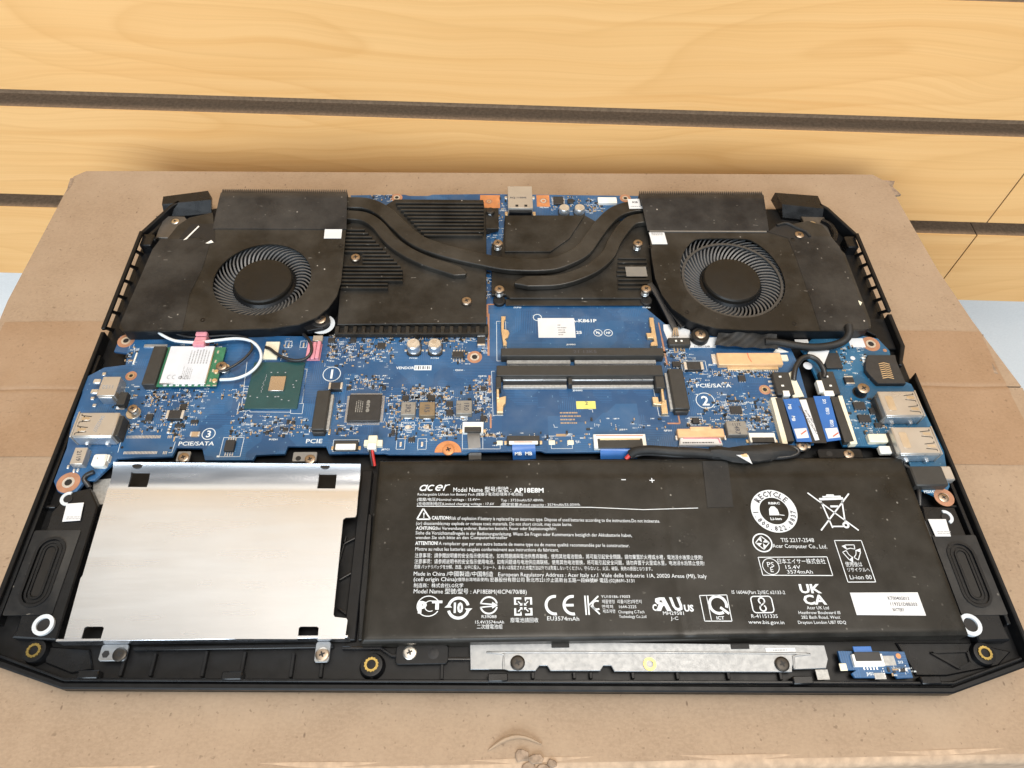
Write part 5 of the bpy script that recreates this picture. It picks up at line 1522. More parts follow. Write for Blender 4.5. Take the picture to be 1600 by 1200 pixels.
# ------------------------------------------------------------------ pink cable clips
def pink_clip(k, x0, y1, x1, y0, h, lab, axis):
    r = rect(k, x0, y1, x1, y0, pz(h))
    c = thing('cable_clip', lab, 'cable clip', ((r[0] + r[1]) / 2, (r[2] + r[3]) / 2, PT), 'pink foam cable clips')
    for i in range(3):
        if axis == 'y':
            a = r[2] + (r[3] - r[2]) * i / 3; b = r[2] + (r[3] - r[2]) * (i + 1) / 3 - .35; rr = (r[0], r[1], a, b)
        else:
            a = r[0] + (r[1] - r[0]) * i / 3; b = r[0] + (r[1] - r[0]) * (i + 1) / 3 - .35; rr = (a, b, r[2], r[3])
        ob('foam_rib', MB().box(*rr, pz(.4), pz(h) - (.5 if i == 1 else 0), .3), 'pink_foam', c)
    ob('foam_base', MB().box(r[0] + .2, r[1] - .2, r[2] + .2, r[3] - .2, PT + .02, pz(.6), .1), 'pink_foam', c)


pink_clip(E, 1100, 245, 1222, 132, 5.2, 'pink foam clip on the white antenna wire above the wireless card', 'y')
pink_clip(F, 585, 345, 715, 212, 2.6, 'pink foam clip holding the black wire above the circled number one', 'x')

# ------------------------------------------------------------------ wireless card
wc = thing('wireless_card', 'small green wireless card with a white label in the left of the motherboard', 'wireless card', U(E(1050, 410), PT) + (PT,))
r = rect(E, 805, 568, 1368, 262, pz(2.2))
ob('card_board', MB().box(r[0], r[1], r[2], r[3], pz(1.5), pz(2.2), .05), 'card_green', wc)
rs = rect(E, 700, 553, 878, 252, pz(4.0)); s_ = ob('card_socket', MB().box(rs[0], r[0] + .8, rs[2], rs[3], PT, pz(4.0), .3), 'connector_black', wc)
rl = rect(E, 838, 548, 1283, 252, pz(3.4))
sh = ob('shield_can', MB().box(*rl, pz(2.2), pz(3.4), .25), 'nickel', wc)
lbl = ob('label', MB().box(rl[0] + .35, rl[1] - .3, rl[2] + .4, rl[3] - .3, pz(3.4), pz(3.48), 0), 'paper_grey', wc)
zz = pz(3.5)
X0, X1, Y0, Y1 = rl[0] + 1.2, rl[1] - 1.2, rl[2] + 1.2, rl[3] - 1.2
fine_print(lbl, X0 + (X1 - X0) * .48, X1, Y0 + (Y1 - Y0) * .52, Y1, zz, 7, 'ink_grey', 21, (.8, 1), False)
fine_print(lbl, X0 + (X1 - X0) * .42, X0 + (X1 - X0) * .68, Y0 + 1, Y0 + (Y1 - Y0) * .45, zz, 6, 'ink_grey', 22, (.7, 1), False)
x, y = X0 + 2.6, Y0 + 2.2
ob('conformity_mark', MB().sector(x, y, .8, 1.15, 80, 280, zz, 10).sector(x + 2.1, y, .8, 1.15, 80, 280, zz, 10).sector(x + 4.5, y - .3, .3, .9, 0, 360, zz, 12), 'ink_grey', lbl, recalc=False)
ob('approval_mark', MB().outline([(x + 6, y - 1), (x + 8, y - 1), (x + 7, y + .9)], .25, zz), 'ink_grey', lbl, recalc=False)
m = MB()
for i in range(4): yy = r[2] + 2.2 + i * 5.0; m.box(r[1] - 3.3, r[1] - 2.6, yy, yy + 1.5, pz(2.2), pz(2.4), 0)
for i in range(9): xx = rl[0] + 1.5 + i * 2.6; m.box(xx, xx + 1.5, r[2] - .02, r[2] + .55, pz(2.2), pz(2.35), 0)
ob('solder_points', m, 'solder', wc, kind='stuff')
screw(wc, E(1327, 405), pz(3.3), 2.35, .9)
for q in ((1288, 452), (1275, 522)):
    x, y = U(E(*q), pz(3)); ob('antenna_plug', MB().lathe(x, y, [(1.15, pz(2.2)), (1.15, pz(3.0)), (.8, pz(3.3))], 14), 'gold', wc)
ob('standoff', MB().cyl(*U(E(1360, 440), PT), PT, pz(1.4), 2.4, 18), 'nickel', wc)

# ------------------------------------------------------------------ side board on the right (USB, card reader)
sb = thing('side_board', 'blue daughter board with two USB sockets along the right edge', 'circuit board', U((1400, 650), 9) + (9,))
pts = [(1252, 545), (1268, 530), (1300, 527), (1345, 524), (1372, 529), (1390, 548), (1398, 590), (1424, 600), (1475, 705), (1484, 760), (1474, 780), (1448, 768), (1435, 763), (1415, 708), (1390, 706), (1382, 700), (1362, 697), (1318, 697), (1300, 655), (1285, 612), (1262, 560)]
ob('board', MB().prism(poly(P, pts, PT), PT - 1.2, PT, c=.1), 'pcb_side', sb)
ring_pad(I(903, 238), 2.2, 4.1, sb); ring_pad((1475, 777), 1.8, 3.9, sb); screw(sb, (1475, 777), pz(.5), 2.0, .5)
part('paper_pad', I, 748, 262, 838, 192, .12, 'paper_white', sb, c=0); part('paper_pad', I, 315, 228, 410, 202, .2, 'paper_white', sb, c=0)
ob('locating_pad', MB().cyl(*U(I(762, 348), PT), PT, PT + .08, 1.1, 18, .02), 'paper_grey', sb); ob('locating_pad', MB().cyl(*U(I(410, 408), PT), PT, PT + .08, 2.0, 20, .02), 'paper_grey', sb)
ob('locating_pad', MB().cyl(*U(I(1013, 288), PT), PT, PT + .08, .9, 18, .02), 'copper_pad', sb)
o, r = part('card_reader', I, 935, 535, 1075, 325, 2.4, 'connector_black', sb, c=.3)
cr = poly(I, [(880, 322), (1095, 322), (1105, 370), (1180, 545), (960, 545), (905, 490), (865, 440), (862, 380)], pz(2.2))
bpy.data.objects.remove(o); o = ob('card_reader', MB().prism(cr, PT, pz(2.2), c=.2), 'chip_black', sb)
for i in range(8):
    a_ = I(965 + 4.5 * i, 392 + i * 16); b_ = I(1050 + 5 * i, 395 + i * 16)
    pa, pb = U(a_, pz(2.3)), U(b_, pz(2.3)); ob('contact_spring', MB().strip([pa + (pz(2.26),), ((pa[0] + pb[0]) / 2, pa[1] + .5, pz(2.4)), pb + (pz(2.26),)], .42, .2), 'gold', o)
for i in range(7): q = (848 + i * 9, 345 + i * 26); part('solder_tab', I, q[0] - 12, q[1] + 9, q[0] + 12, q[1] - 9, .4, 'silk', o)
for q in ((990, 555), (1128, 552)): part('solder_tab', I, q[0] - 18, q[1] + 8, q[0] + 18, q[1] - 8, .4, 'solder', o)
x, y = U(I(850, 580), pz(4)); ob('board_opening', MB().cyl(*U(I(815, 618), PT), PT, PT + .05, 3.1, 20, .01), 'dark_slot', sb)
ob('standoff', MB().cyl(x, y, PT - 3, pz(3.4), 2.5, 20, .2), 'black_plastic_gloss', sb); screw(sb, I(850, 580), pz(4.2), 2.55, .7)
for tl, tr, br, bl_ in (((945, 606), (1242, 600), (1318, 790), (1035, 798)), ((1062, 886), (1372, 880), (1450, 1088), (1135, 1095))):
    o, r = usb_port(I, tl, tr, br, bl_, 6.4, sb, flip=True)
    ob('key_dent', MB().prism(rrect(r[0] + 2.2, r[0] + 5.4, r[2] + 2.5, r[3] - 2.5, .8), pz(6.4), pz(6.5), c=.05), 'nickel', o)
    ob('side_wall', MB().box(r[0] + .5, r[1] - .5, r[2] - .3, r[2] - .02, PT + .4, pz(5.6), .1), 'solder', o)
for q in ((780, 745, 852, 688), (818, 845, 892, 788), (942, 885, 985, 850), (905, 780, 962, 735)): chip(I, *q, .9, sides='tb', n=4, l=.35, parent=sb)
two_pole(I, 712, 545, 762, 490, 1.4, 'chip_black', 'y', parent=sb); chip(I, 560, 425, 648, 305, 1.2, 'chip_black', parent=sb, name='memory_chip')
ob('data_sticker', MB().prism(poly(I, [(410, 310), (430, 280), (580, 288), (535, 400)], pz(1.7)), pz(1.55), pz(1.7)), 'paper_white', sb)
o, r = part('side_connector', I, 555, 630, 610, 450, 2.6, 'connector_black', sb, c=.3)
for q in ((562, 490), (590, 562)): part('contact', I, q[0] - 9, q[1] + 8, q[0] + 9, q[1] - 8, 2.65, 'white_plastic', o)
part('plug', I, 505, 610, 552, 520, 2.4, 'white_plastic', o); part('socket_hook', I, 545, 640, 610, 600, 2.7, 'white_plastic', o)
part('speaker_connector', I, 900, 1000, 1050, 935, 2.4, 'cream_plastic', sb, c=.4); part('speaker_connector', I, 985, 1090, 1070, 1030, 2.0, 'white_plastic', sb, c=.4)
text_at('USB', I(905, 915), .6, ST, 'silk', sb, 0, .03)
smd_field(I, 730, 900, 960, 660, 34, 301, sb); smd_field(I, 640, 480, 730, 300, 12, 302, sb); smd_field(I, 660, 300, 850, 260, 8, 303, sb); smd_field(I, 860, 960, 1000, 860, 8, 304, sb); smd_field(I, 830, 420, 870, 320, 6, 305, sb)
r = rect(O, 900, 275, 1085, 150, pz(4)); ob('audio_jack', MB().box(r[0] + 2, r[1], r[2], r[3], PT, pz(4), .5), 'connector_black', sb)
r = rect(O, 1050, 240, 1140, 150, pz(3)); j = ob('jack_barrel', MB().box(*r, PT, pz(3), .5), 'tin', sb)
text_at('M2X4*', O(1010, 312), 1.1, ST, 'silk', sb, 0, .03)

# ------------------------------------------------------------------ ribbon cables
def ribbon(lab, k, pts, w, mat, words=None, name='ribbon_cable', thick=.25, rot=0, cap=1.5):
    pp = path(k, pts, 5)
    t = thing(name, lab, 'cable', pp[0], 'flat ribbon cables')
    ob('ribbon', MB().strip(pp, w, thick), mat, t)
    for s, q, z in (words or []): text_at(s, q, cap, z, 'silk', t, rot, .02)
    return t


def wmm(k, a, b, z): return U(k(*b), z)[0] - U(k(*a), z)[0]


ribbon('narrow dark grey ribbon cable beside the copper half disc', G, [(600, 930, pz(1.3)), (600, 960, pz(1.3)), (605, 1020, pz(.5)), (610, 1080, pz(-.6)), (612, 1140, 8.4)], wmm(G, (553, 1000), (650, 1000), PT), 'ribbon_grey')
ribbon('short bright blue ribbon cable marked MB near the battery top edge', G, [(990, 1010, pz(1.4)), (992, 1050, pz(1.0)), (995, 1085, pz(.0)), (997, 1140, 8.4)], wmm(G, (905, 1060), (1085, 1060), PT), 'ribbon_blue', [('MB  MB', G(990, 1093), pz(.3))])
ribbon('wide dark blue ribbon cable half hidden by the black cable', H, [(335, 1040, pz(1.3)), (335, 1070, pz(1.0)), (335, 1100, pz(.0)), (335, 1165, 8.4)], wmm(H, (192, 1060), (480, 1060), PT), 'ribbon_blue')
fr_ = thing('ribbon_cable', 'wide blue and black ribbon cable joining the motherboard to the side board', 'cable', U(I(450, 830), PT) + (PT,), 'flat ribbon cables')
zc = pz(2.4)
def quad(name, pts, z, mat, parent=fr_, t=.25): return ob(name, MB().prism(poly(I, pts, z), z - t, z, c=.05), mat, parent)
quad('black_band', [(335, 660), (455, 655), (560, 1010), (430, 1010)], zc - .1, 'wire_black')
quad('blue_band', [(218, 668), (338, 660), (445, 1000), (325, 1000)], zc, 'ribbon_blue'); quad('blue_band', [(455, 645), (580, 640), (672, 985), (560, 1000)], zc, 'ribbon_blue')
quad('white_band', [(345, 672), (398, 670), (502, 985), (468, 990)], zc + .1, 'paper_white')
wb = quad('inspection_label', [(303, 900), (400, 893), (422, 968), (328, 975)], zc + .2, 'paper_white'); wb2 = quad('inspection_label', [(545, 897), (640, 890), (665, 965), (572, 975)], zc + .2, 'paper_white')
for w_, q in ((wb, (378, 925)), (wb2, (628, 942))):
    pl = poly(I, [(q[0] - 20, q[1] + 18), (q[0] + 22, q[1] - 12)], zc + .24); ob('pen_tick', MB().line(pl[0], pl[1], .5, zc + .24), 'red_ink', w_, recalc=False)
for s, q, rt in (('MB', (270, 728), -100), ('MB', (300, 820), -100), ('USB', (565, 760), 80), ('USB', (598, 855), 80), ('US', (540, 685), 80)): text_at(s, I(*q), 1.35, zc + .03, 'silk', fr_, rt, .02)
m = MB(); pl = poly(I, [(372, 690), (478, 975)], zc + .12)
text_at('HIGHSTAR ELECTRONICS', I(415, 830), .9, zc + .13, 'ink', fr_, -73 , .02, .95); text_at('E313498 20624 V-1', I(432, 815), .8, zc + .13, 'ink', fr_, -73, .02, .9)
for side, bar, latch in (('l', [(122, 655), (170, 652), (255, 1015), (215, 1018)], [(158, 658), (210, 656), (305, 995), (255, 1000)]), ('r', [(648, 642), (680, 640), (800, 1015), (745, 1020)], [(590, 652), (648, 648), (772, 995), (700, 1005)])):
    cn = thing('ribbon_connector', 'cream and black ribbon socket at the ' + ('motherboard' if side == 'l' else 'side board') + ' end of the wide blue ribbon', 'connector', U(I(*bar[0]), PT) + (PT,), 'wide ribbon sockets')
    quad('housing', bar, pz(2.6), 'cream_plastic', cn, 2.6); quad('latch', latch, pz(2.8), 'connector_black', cn, 2.4)
    if side == 'l':
        m = MB(); p0, p1 = U(I(108, 690), PT), U(I(200, 1000), PT)
        for i in range(26): t_ = i / 25; x, y = p0[0] + (p1[0] - p0[0]) * t_, p0[1] + (p1[1] - p0[1]) * t_; m.box(x - .7, x + .5, y - .16, y + .16, PT, PT + .3, 0)
        ob('pins', m, 'solder', cn, kind='stuff')
ob('fixing_tab', MB().prism(poly(I, [(318, 1012), (440, 1005), (432, 1050), (330, 1055)], pz(.8)), PT - 2, pz(.8), c=.1), 'nickel', sb)
screw(sb, I(372, 1030), pz(1.4), 2.1, .7, shank=2.4)

# ------------------------------------------------------------------ wires
def wire(lab, k, pts, r, mat, name='wire', extra=None):
    pp = path(k, pts, 6)
    t = thing(name, lab, 'wire', pp[0])
    ob('insulation', MB().tube(pp, r, 9), mat, t, sharp=80)
    return t


wire('white antenna wire looping from the left fan to the wireless card', E, [(806, 100, 15.4), (832, 138, 15.4), (880, 175, 15.2), (960, 210, 15), (1060, 222, 15), (1160, 224, 15), (1300, 208, 15), (1450, 195, 14.4), (1560, 215, 14.8), (1625, 275, 15), (1640, 350, 15), (1600, 420, 14.8), (1530, 475, 14.4), (1430, 510, 14.1), (1320, 517, 14)], .66, 'wire_white')
wire('thin black antenna wire ending at the wireless card screw', E, [(900, 120, 16), (1000, 165, 14), (1100, 185, 13.8), (1240, 178, 13.8), (1420, 170, 14), (1540, 200, 14.5), (1570, 270, 14.5), (1520, 340, 14.6), (1440, 400, 14.6), (1360, 440, 14.3), (1310, 455, 14)], .58, 'wire_black')
wire('short black wire from the cream pad to the pink clip', F, [(275, 262, pz(1.6)), (310, 275, pz(2)), (355, 310, pz(2)), (420, 345, pz(2)), (500, 365, pz(2)), (580, 355, pz(2.2)), (628, 310, pz(2.8)), (632, 250, pz(2.8)), (610, 200, pz(2.4)), (570, 160, pz(1.5))], .7, 'wire_black')
t = thing('power_lead', 'red and black twin lead running under the battery edge', 'wire', U(F(1105, 1060), PT) + (PT,))
for dx, mt in ((-10, 'wire_black'), (8, 'wire_red')): ob('insulation', MB().tube(path(F, [(1098 + dx, 1045, pz(1.6)), (1102 + dx, 1080, pz(1.2)), (1108 + dx, 1120, pz(-.2)), (1120 + dx, 1190, 8.8)], 5), .62, 8), mt, t, sharp=80)
wire('short black lead hidden behind the ribbon sockets, curling over the gap', I, [(300, 520, pz(2.2)), (305, 470, pz(3.2)), (320, 410, pz(3.8)), (360, 355, pz(4)), (420, 335, pz(4)), (480, 360, pz(4)), (520, 410, pz(3.8)), (540, 460, pz(3)), (535, 500, pz(2.4))], 1.15, 'wire_black')
t = wire('black speaker lead running down beside the battery on the right', O, [(835, 140, 11), (880, 165, 11.5), (915, 210, 11.5), (935, 270, 11.5), (945, 340, 11.5), (948, 400, 10.5)], .95, 'wire_black')
wire('black speaker lead below the white connector on the left', J, [(585, 150, 12.5), (545, 168, 12), (525, 195, 11.6), (545, 225, 10.6), (560, 245, 10)], .95, 'wire_black')
fl = thing('fan_cable', 'pair of flat black fan leads between the heat sink and right fan', 'cable', U(D(230, 740), 12) + (12,))
ob('insulation', MB().strip(path(D, [(128, 590, 16), (165, 640, 15.5), (215, 730, 14.5), (255, 810, 13.6), (275, 850, 13)], 6), 3.0, 1.0, .3), 'wire_black', fl)
ob('insulation', MB().strip(path(D, [(215, 700, 15), (250, 745, 14.5), (285, 790, 14), (318, 835, 13.5)], 6), 2.6, 1.2, .3), 'black_plastic_gloss', fl)
for dx in (-8, 0, 8): ob('lead', MB().tube(path(D, [(274 + dx, 845, 13), (275 + dx * 1.4, 868, 12.6), (276 + dx * 1.8, 890, 12.4)], 4), .35, 6), 'ceramic_tan', fl)
dc = thing('display_cable', 'black taped cable bent along the lower edge of the right fan', 'cable', U(D(900, 930), 12) + (12,))
ob('insulation', MB().tube(path(D, [(780, 925, 14), (860, 928, 14), (960, 945, 14), (1060, 955, 14), (1160, 945, 14.5), (1230, 920, 16), (1260, 880, 18), (1258, 830, 19)], 6), 1.75, 12), 'cloth_tape', dc, sharp=80)
tpz = 14.2
m = MB(); nx = 22; ny = 8; vs = []
c00, c10, c11, c01 = U(D(495, 945), 13.4), U(D(858, 965), 13.6), U(D(850, 880), 15.2), U(D(520, 868), 15.6)
for j in range(ny + 1):
    for i in range(nx + 1):
        a_, b_ = i / nx, j / ny
        x = (c00[0] * (1 - a_) + c10[0] * a_) * (1 - b_) + (c01[0] * (1 - a_) + c11[0] * a_) * b_; y = (c00[1] * (1 - a_) + c10[1] * a_) * (1 - b_) + (c01[1] * (1 - a_) + c11[1] * a_) * b_
        vs.append((x, y, 13.5 + 1.9 * b_ + .5 * math.sin(a_ * 9 + b_ * 4) * (.3 + b_) * .8 + .35 * math.sin(a_ * 23 - b_ * 6)))
m.add(vs, [(j * (nx + 1) + i, j * (nx + 1) + i + 1, (j + 1) * (nx + 1) + i + 1, (j + 1) * (nx + 1) + i) for j in range(ny) for i in range(nx)])
ob('cloth_tape', m, 'cloth_tape', dc, sharp=25)
bc = thing('battery_cable', 'thick black taped cable lying across the top edge of the battery', 'cable', U((1120, 712), 14) + (14,))
ob('insulation', MB().tube(path(H, [(420, 1105, 13), (470, 1075, 15), (560, 1065, 16), (660, 1070, 16), (800, 1080, 16.2), (950, 1085, 16), (1060, 1095, 16)], 6), [1.0] + [1.9] * 6 * 6, 12), 'cloth_tape', bc, sharp=80)
m = MB(); secs = [(1040, 1092, 3.4, 2.2), (1110, 1090, 4.6, 2.6), (1200, 1100, 5.2, 2.5), (1300, 1100, 6.0, 2.2), (1400, 1095, 6.4, 2.2), (1500, 1080, 6.0, 2.0), (1580, 1068, 5.2, 2.0), (1660, 1070, 4.2, 1.8), (1710, 1075, 2.6, 1.2)]
vs = []; n = 16; rnd = random.Random(5)
for X, Y, hw, hh in secs:
    x, y = U(H(X, Y), 15.5)
    for i in range(n):
        a_ = 2 * math.pi * i / n; k_ = 1 + rnd.uniform(-.16, .16)
        vs.append((x + rnd.uniform(-.3, .3), y + hw * .62 * math.cos(a_) * k_, 15.6 + hh * math.sin(a_) * k_))
m.add(vs, [(s * n + i, s * n + (i + 1) % n, (s + 1) * n + (i + 1) % n, (s + 1) * n + i) for s in range(len(secs) - 1) for i in range(n)] + [tuple(range(n)), tuple(range((len(secs) - 1) * n, len(secs) * n))])
ob('taped_bundle', m, 'cloth_tape', bc, sharp=28)
ob('peeled_corner', MB().prism(poly(H, [(1245, 1100), (1335, 1085), (1378, 1175)], 17.6), 17.5, 17.62), 'paper_white', bc)
ob('peeled_corner_print', MB().prism(poly(H, [(1285, 1098), (1332, 1090), (1345, 1120), (1300, 1118)], 17.7), 17.63, 17.7), 'tan_tape', bc)
ob('lead', MB().tube(path(H, [(430, 1120, 13), (520, 1095, 14.6), (640, 1098, 14.8), (800, 1110, 15), (930, 1108, 15), (1080, 1118, 15.2), (1180, 1125, 15)], 6), .95, 8), 'wire_black', bc, sharp=80)
ob('lead', MB().tube(path(H, [(1560, 1050, 15), (1640, 1040, 15.5), (1715, 1052, 15.8), (1735, 1085, 15.5), (1690, 1112, 15.2), (1600, 1125, 15), (1480, 1128, 15)], 6), .9, 8), 'wire_black', bc, sharp=80)
ob('lead', MB().tube(path(H, [(390, 1135, 12.5), (420, 1105, 13.6), (450, 1080, 14.6)], 4), .9, 8), 'wire_red', bc)

# ------------------------------------------------------------------ small front board and touchpad bracket
sbd = thing('front_board', 'small blue board with a white connector at the front right', 'circuit board', U((1370, 1040), 8) + (8,))
pz_ = 9.6
pts = [(1309, 1017), (1413, 1018), (1427, 1059), (1402, 1060), (1397, 1052), (1383, 1051), (1380, 1059), (1336, 1059), (1331, 1052), (1338, 1047), (1317, 1047)]
ob('board', MB().prism(poly(P, pts, pz_), pz_ - 1.0, pz_, c=.08), 'pcb_blue', sbd)
PTs = PT
PT = pz_; ST = pz_ + .05
o, r = part('ribbon_connector', V, 545, 245, 712, 165, 1.5, 'white_plastic', sbd, z0=pz_)
ob('latch', MB().box(r[0] + .8, r[1] - .8, r[3] - 2.4, r[3] + .6, pz_ + .9, pz_ + 1.7, .1), 'wire_black', o)
pins(o, (r[0] + 3, r[1] - 2, r[2], r[3]), 1, 'b', 5, 'solder', .9)
ob('ribbon', MB().box(r[0] + 1.2, r[1] - 3.0, r[3] + .62, r[3] + 2.6, pz_ + .9, pz_ + 1.3, .1), 'ribbon_blue', sbd)
part('print_block', V, 712, 240, 785, 178, .08, 'grey_sticker', sbd, c=0); ob('copper_dot', MB().cyl(*U(V(815, 180), pz_), pz_, pz_ + .06, .9, 16, .02), 'orange_copper', sbd)
two_pole(V, 825, 278, 860, 258, .8, parent=sbd); part('edge_pad', V, 455, 272, 488, 225, .2, 'cream_plastic', sbd); part('grounding_tape', V, 672, 325, 730, 285, .15, 'grey_sticker', sbd, c=0)
text_at('JHS1', V(637, 294), .9, ST, 'silk', sbd, 0, .03); text_at('213', V(828, 218), .8, ST, 'silk', sbd, 0, .03)
smd_field(V, 715, 310, 890, 255, 10, 400, sbd)
PT = PTs; ST = PT + .05

tb = thing('touchpad_bracket', 'galvanised metal strip screwed along the front edge below the battery', 'bracket', U((1010, 1030), 8) + (8,))
zt = 9.2
pl_ = [(734, 1001), (1288, 1008), (1294, 1030), (1291, 1044), (1241, 1046), (1238, 1040), (1238, 1050), (960, 1049), (955, 1040), (943, 1040), (938, 1048), (860, 1048), (855, 1040), (843, 1040), (837, 1048), (795, 1048), (788, 1046), (735, 1046)]
ob('plate', MB().prism(poly(P, pl_, zt), zt - .8, zt, c=.15), 'zinc', tb)
em = poly(P, [(786, 1046), (788, 1023), (794, 1019), (1232, 1021), (1239, 1026), (1241, 1045)], zt + .02)
ob('embossed_step', MB().strip([p + (zt + .35,) for p in spline(em, 5)], .7, .5, .2), 'zinc', tb)
for q, mt in (((809, 1035), 'screw_dark'), ((1223, 1037), 'screw_dark')): screw(tb, q, zt + 1.0, 2.5, .9, mt)
x, y = U((1015, 1038), zt); ob('brass_insert', MB().ring(x, y, 1.3, 2.2, zt, zt + .5, 20), 'brass', tb)
ob('latch_tab', MB().box(*rect(P, 862, 1012, 889, 1000, zt + .3), zt, zt + .35, .1), 'black_plastic', tb)
ob('latch_tab', MB().box(*rect(P, 1143, 1014, 1170, 1006, zt + .3), zt, zt + .35, .1), 'black_plastic', tb)
stk = ob('white_sticker', MB().box(*rect(P, 1197, 1019, 1242, 1012, zt + .2), zt, zt + .18, 0), 'paper_white', tb)
fine_print(stk, *[U((1207, 1015), zt)[0], U((1230, 1015), zt)[0], U((1207, 1017.3), zt)[1], U((1207, 1015), zt)[1]], zt + .22, 1, 'ink', 31, (1, 1))
ob('data_tag', MB().box(*rect(P, 1278, 1062, 1293, 1046, zt - .2), zt - .6, zt - .3, 0), 'grey_sticker', tb)
text_at('PIF', (828, 1034), 1.0, zt + .03, 'grey_sticker', tb, 0, .02)

# ------------------------------------------------------------------ heat sink: plates, ribs, heat pipes, fin blocks
hs = thing('heat_sink', 'black painted heat sink with curved heat pipes joining the two fans', 'heat sink', (0, 70, PT))
HZ = 14.2
gp = [(617, 311), (755, 312), (757, 324), (779, 325), (779, 356), (760, 360), (760, 505), (527, 507), (532, 440), (540, 352), (575, 338)]
pl_ = ob('graphics_plate', MB().prism(poly(P, gp, HZ), PT + .8, HZ, c=.25), 'heat_plate', hs)
cp = [(789, 336), (914, 336), (930, 345), (1012, 345), (1016, 400), (1021, 455), (1004, 457), (1003, 466), (797, 466), (790, 460), (768, 460), (768, 380), (786, 378)]
pc = ob('processor_plate', MB().prism(poly(P, cp, HZ - .8), PT + .8, HZ - .8, c=.25), 'heat_plate', hs)
ob('pedestal', MB().prism(poly(P, [(789, 337), (913, 337), (890, 372), (860, 393), (789, 393)], HZ + .2), HZ - .8, HZ + .2, c=.2), 'heat_plate', pc)
ob('plate_step', MB().box(*rect(P, 790, 477, 1003, 467, HZ - 2), PT + .8, HZ - 2.0, .2), 'heat_plate', pc)
# ribs upper right (sloping start under the pipe) and left field
for i in range(10):
    v = 315 + i * 5.6
    ul = 618 + max(0, (i - .5)) * 5.2; ur = 756 if i < 9 else 754
    a_ = U((ul, v + 2.2), HZ + 2.0); b_ = U((ur, v), HZ + 2.0)
    ob('rib', MB().box(a_[0], b_[0], a_[1], a_[1] + 1.15, HZ - .05, HZ + 2.0, .12), 'heat_plate', pl_)
for i in range(17):
    v = 357 + i * 5.7
    ul = 541 - i * .55; ur = (570 + i * 5.6) if i < 11 else (629 if i < 15 else 606)
    if v > 392 and v < 412: ul = 566
    a_ = U((ul, v + 2), HZ + 1.9); b_ = U((ur, v), HZ + 1.9)
    ob('rib', MB().box(a_[0], b_[0], a_[1], a_[1] + 1.05, HZ - .05, HZ + 1.9, .12), 'heat_plate', pl_)
ob('screw_block', MB().box(*rect(P, 759, 357, 779, 327, HZ + 1.2), HZ - .02, HZ + 1.2, .25), 'heat_plate', pl_)
# comb of slots along the lower edge
x0, y0 = U((527, 514), HZ - .5); x1, y1 = U((760, 512), HZ - .5)
for i in range(18):
    x = x0 + (x1 - x0) * i / 17
    ob('comb_tooth', MB().box(x - .85, x + .85, y0 - 2.3, y0 + 1.3, PT + .8, HZ - .05, .15), 'heat_plate', pl_)
ob('comb_bar', MB().box(x0 - .7, x1 + .7, y0 - 3.3, y0 - 2.32, PT + .8, HZ - .05, .15), 'heat_plate', pl_)
ob('comb_floor', MB().box(x0 - .7, x1 + .7, y0 - 2.31, y0 + 4.0, PT + .4, PT + 1.0, 0), 'rubber', pl_)
for i in range(8):
    v = 402 + i * 6.6
    if 3 <= i <= 4: ul, ur = 964, 976
    else: ul, ur = 966, 1010
    a_ = U((ul, v + 2), HZ + .3); b_ = U((ur + i * .9, v), HZ + .3)
    ob('rib', MB().box(a_[0], b_[0], a_[1], a_[1] + 1.1, HZ - .85, HZ + .3, .12), 'heat_plate', pc)
ob('silver_sticker', MB().box(*rect(C, 1275, 862, 1435, 782, HZ + .5), HZ + .25, HZ + .45, 0), 'zinc', hs)
# pipes
zp = 17.0
up = [(538, 315.5), (572, 317), (599, 329), (622, 350), (641, 367.5), (664, 380.6), (706, 394), (760, 406), (800, 412.5), (856, 412.5), (886, 404), (911, 390), (927.5, 368), (942.5, 348), (961, 331), (984, 322.5), (1012, 319)]
lo = [(538, 334.5), (567.5, 337.5), (589, 350), (609, 373), (631, 390), (663, 406), (702.5, 419), (728, 427)]
rt_ = [(804, 441.5), (821, 439), (845, 438.5), (871, 437), (899, 430), (927.5, 417), (950, 397.5), (961, 375), (976, 354), (989, 343), (1014, 338.5)]
wid = 7.6
for nm, pts, ww in (('heat_pipe', up, 7.9), ('heat_pipe', lo, 6.4), ('heat_pipe', rt_, 6.6)):
    pp = spline([U(q, zp) + (zp,) for q in pts], 7)
    n = len(pp); w_ = [ww] * n
    if pts is lo:
        for i in range(5): w_[-1 - i] = ww * (.28 + .18 * i)
    if pts is rt_:
        for i in range(8): w_[i] = ww * (.2 + .1 * i)
    ob(nm, MB().strip(pp, w_, 2.7, .42), 'heat_pipe_paint', hs, sharp=13)
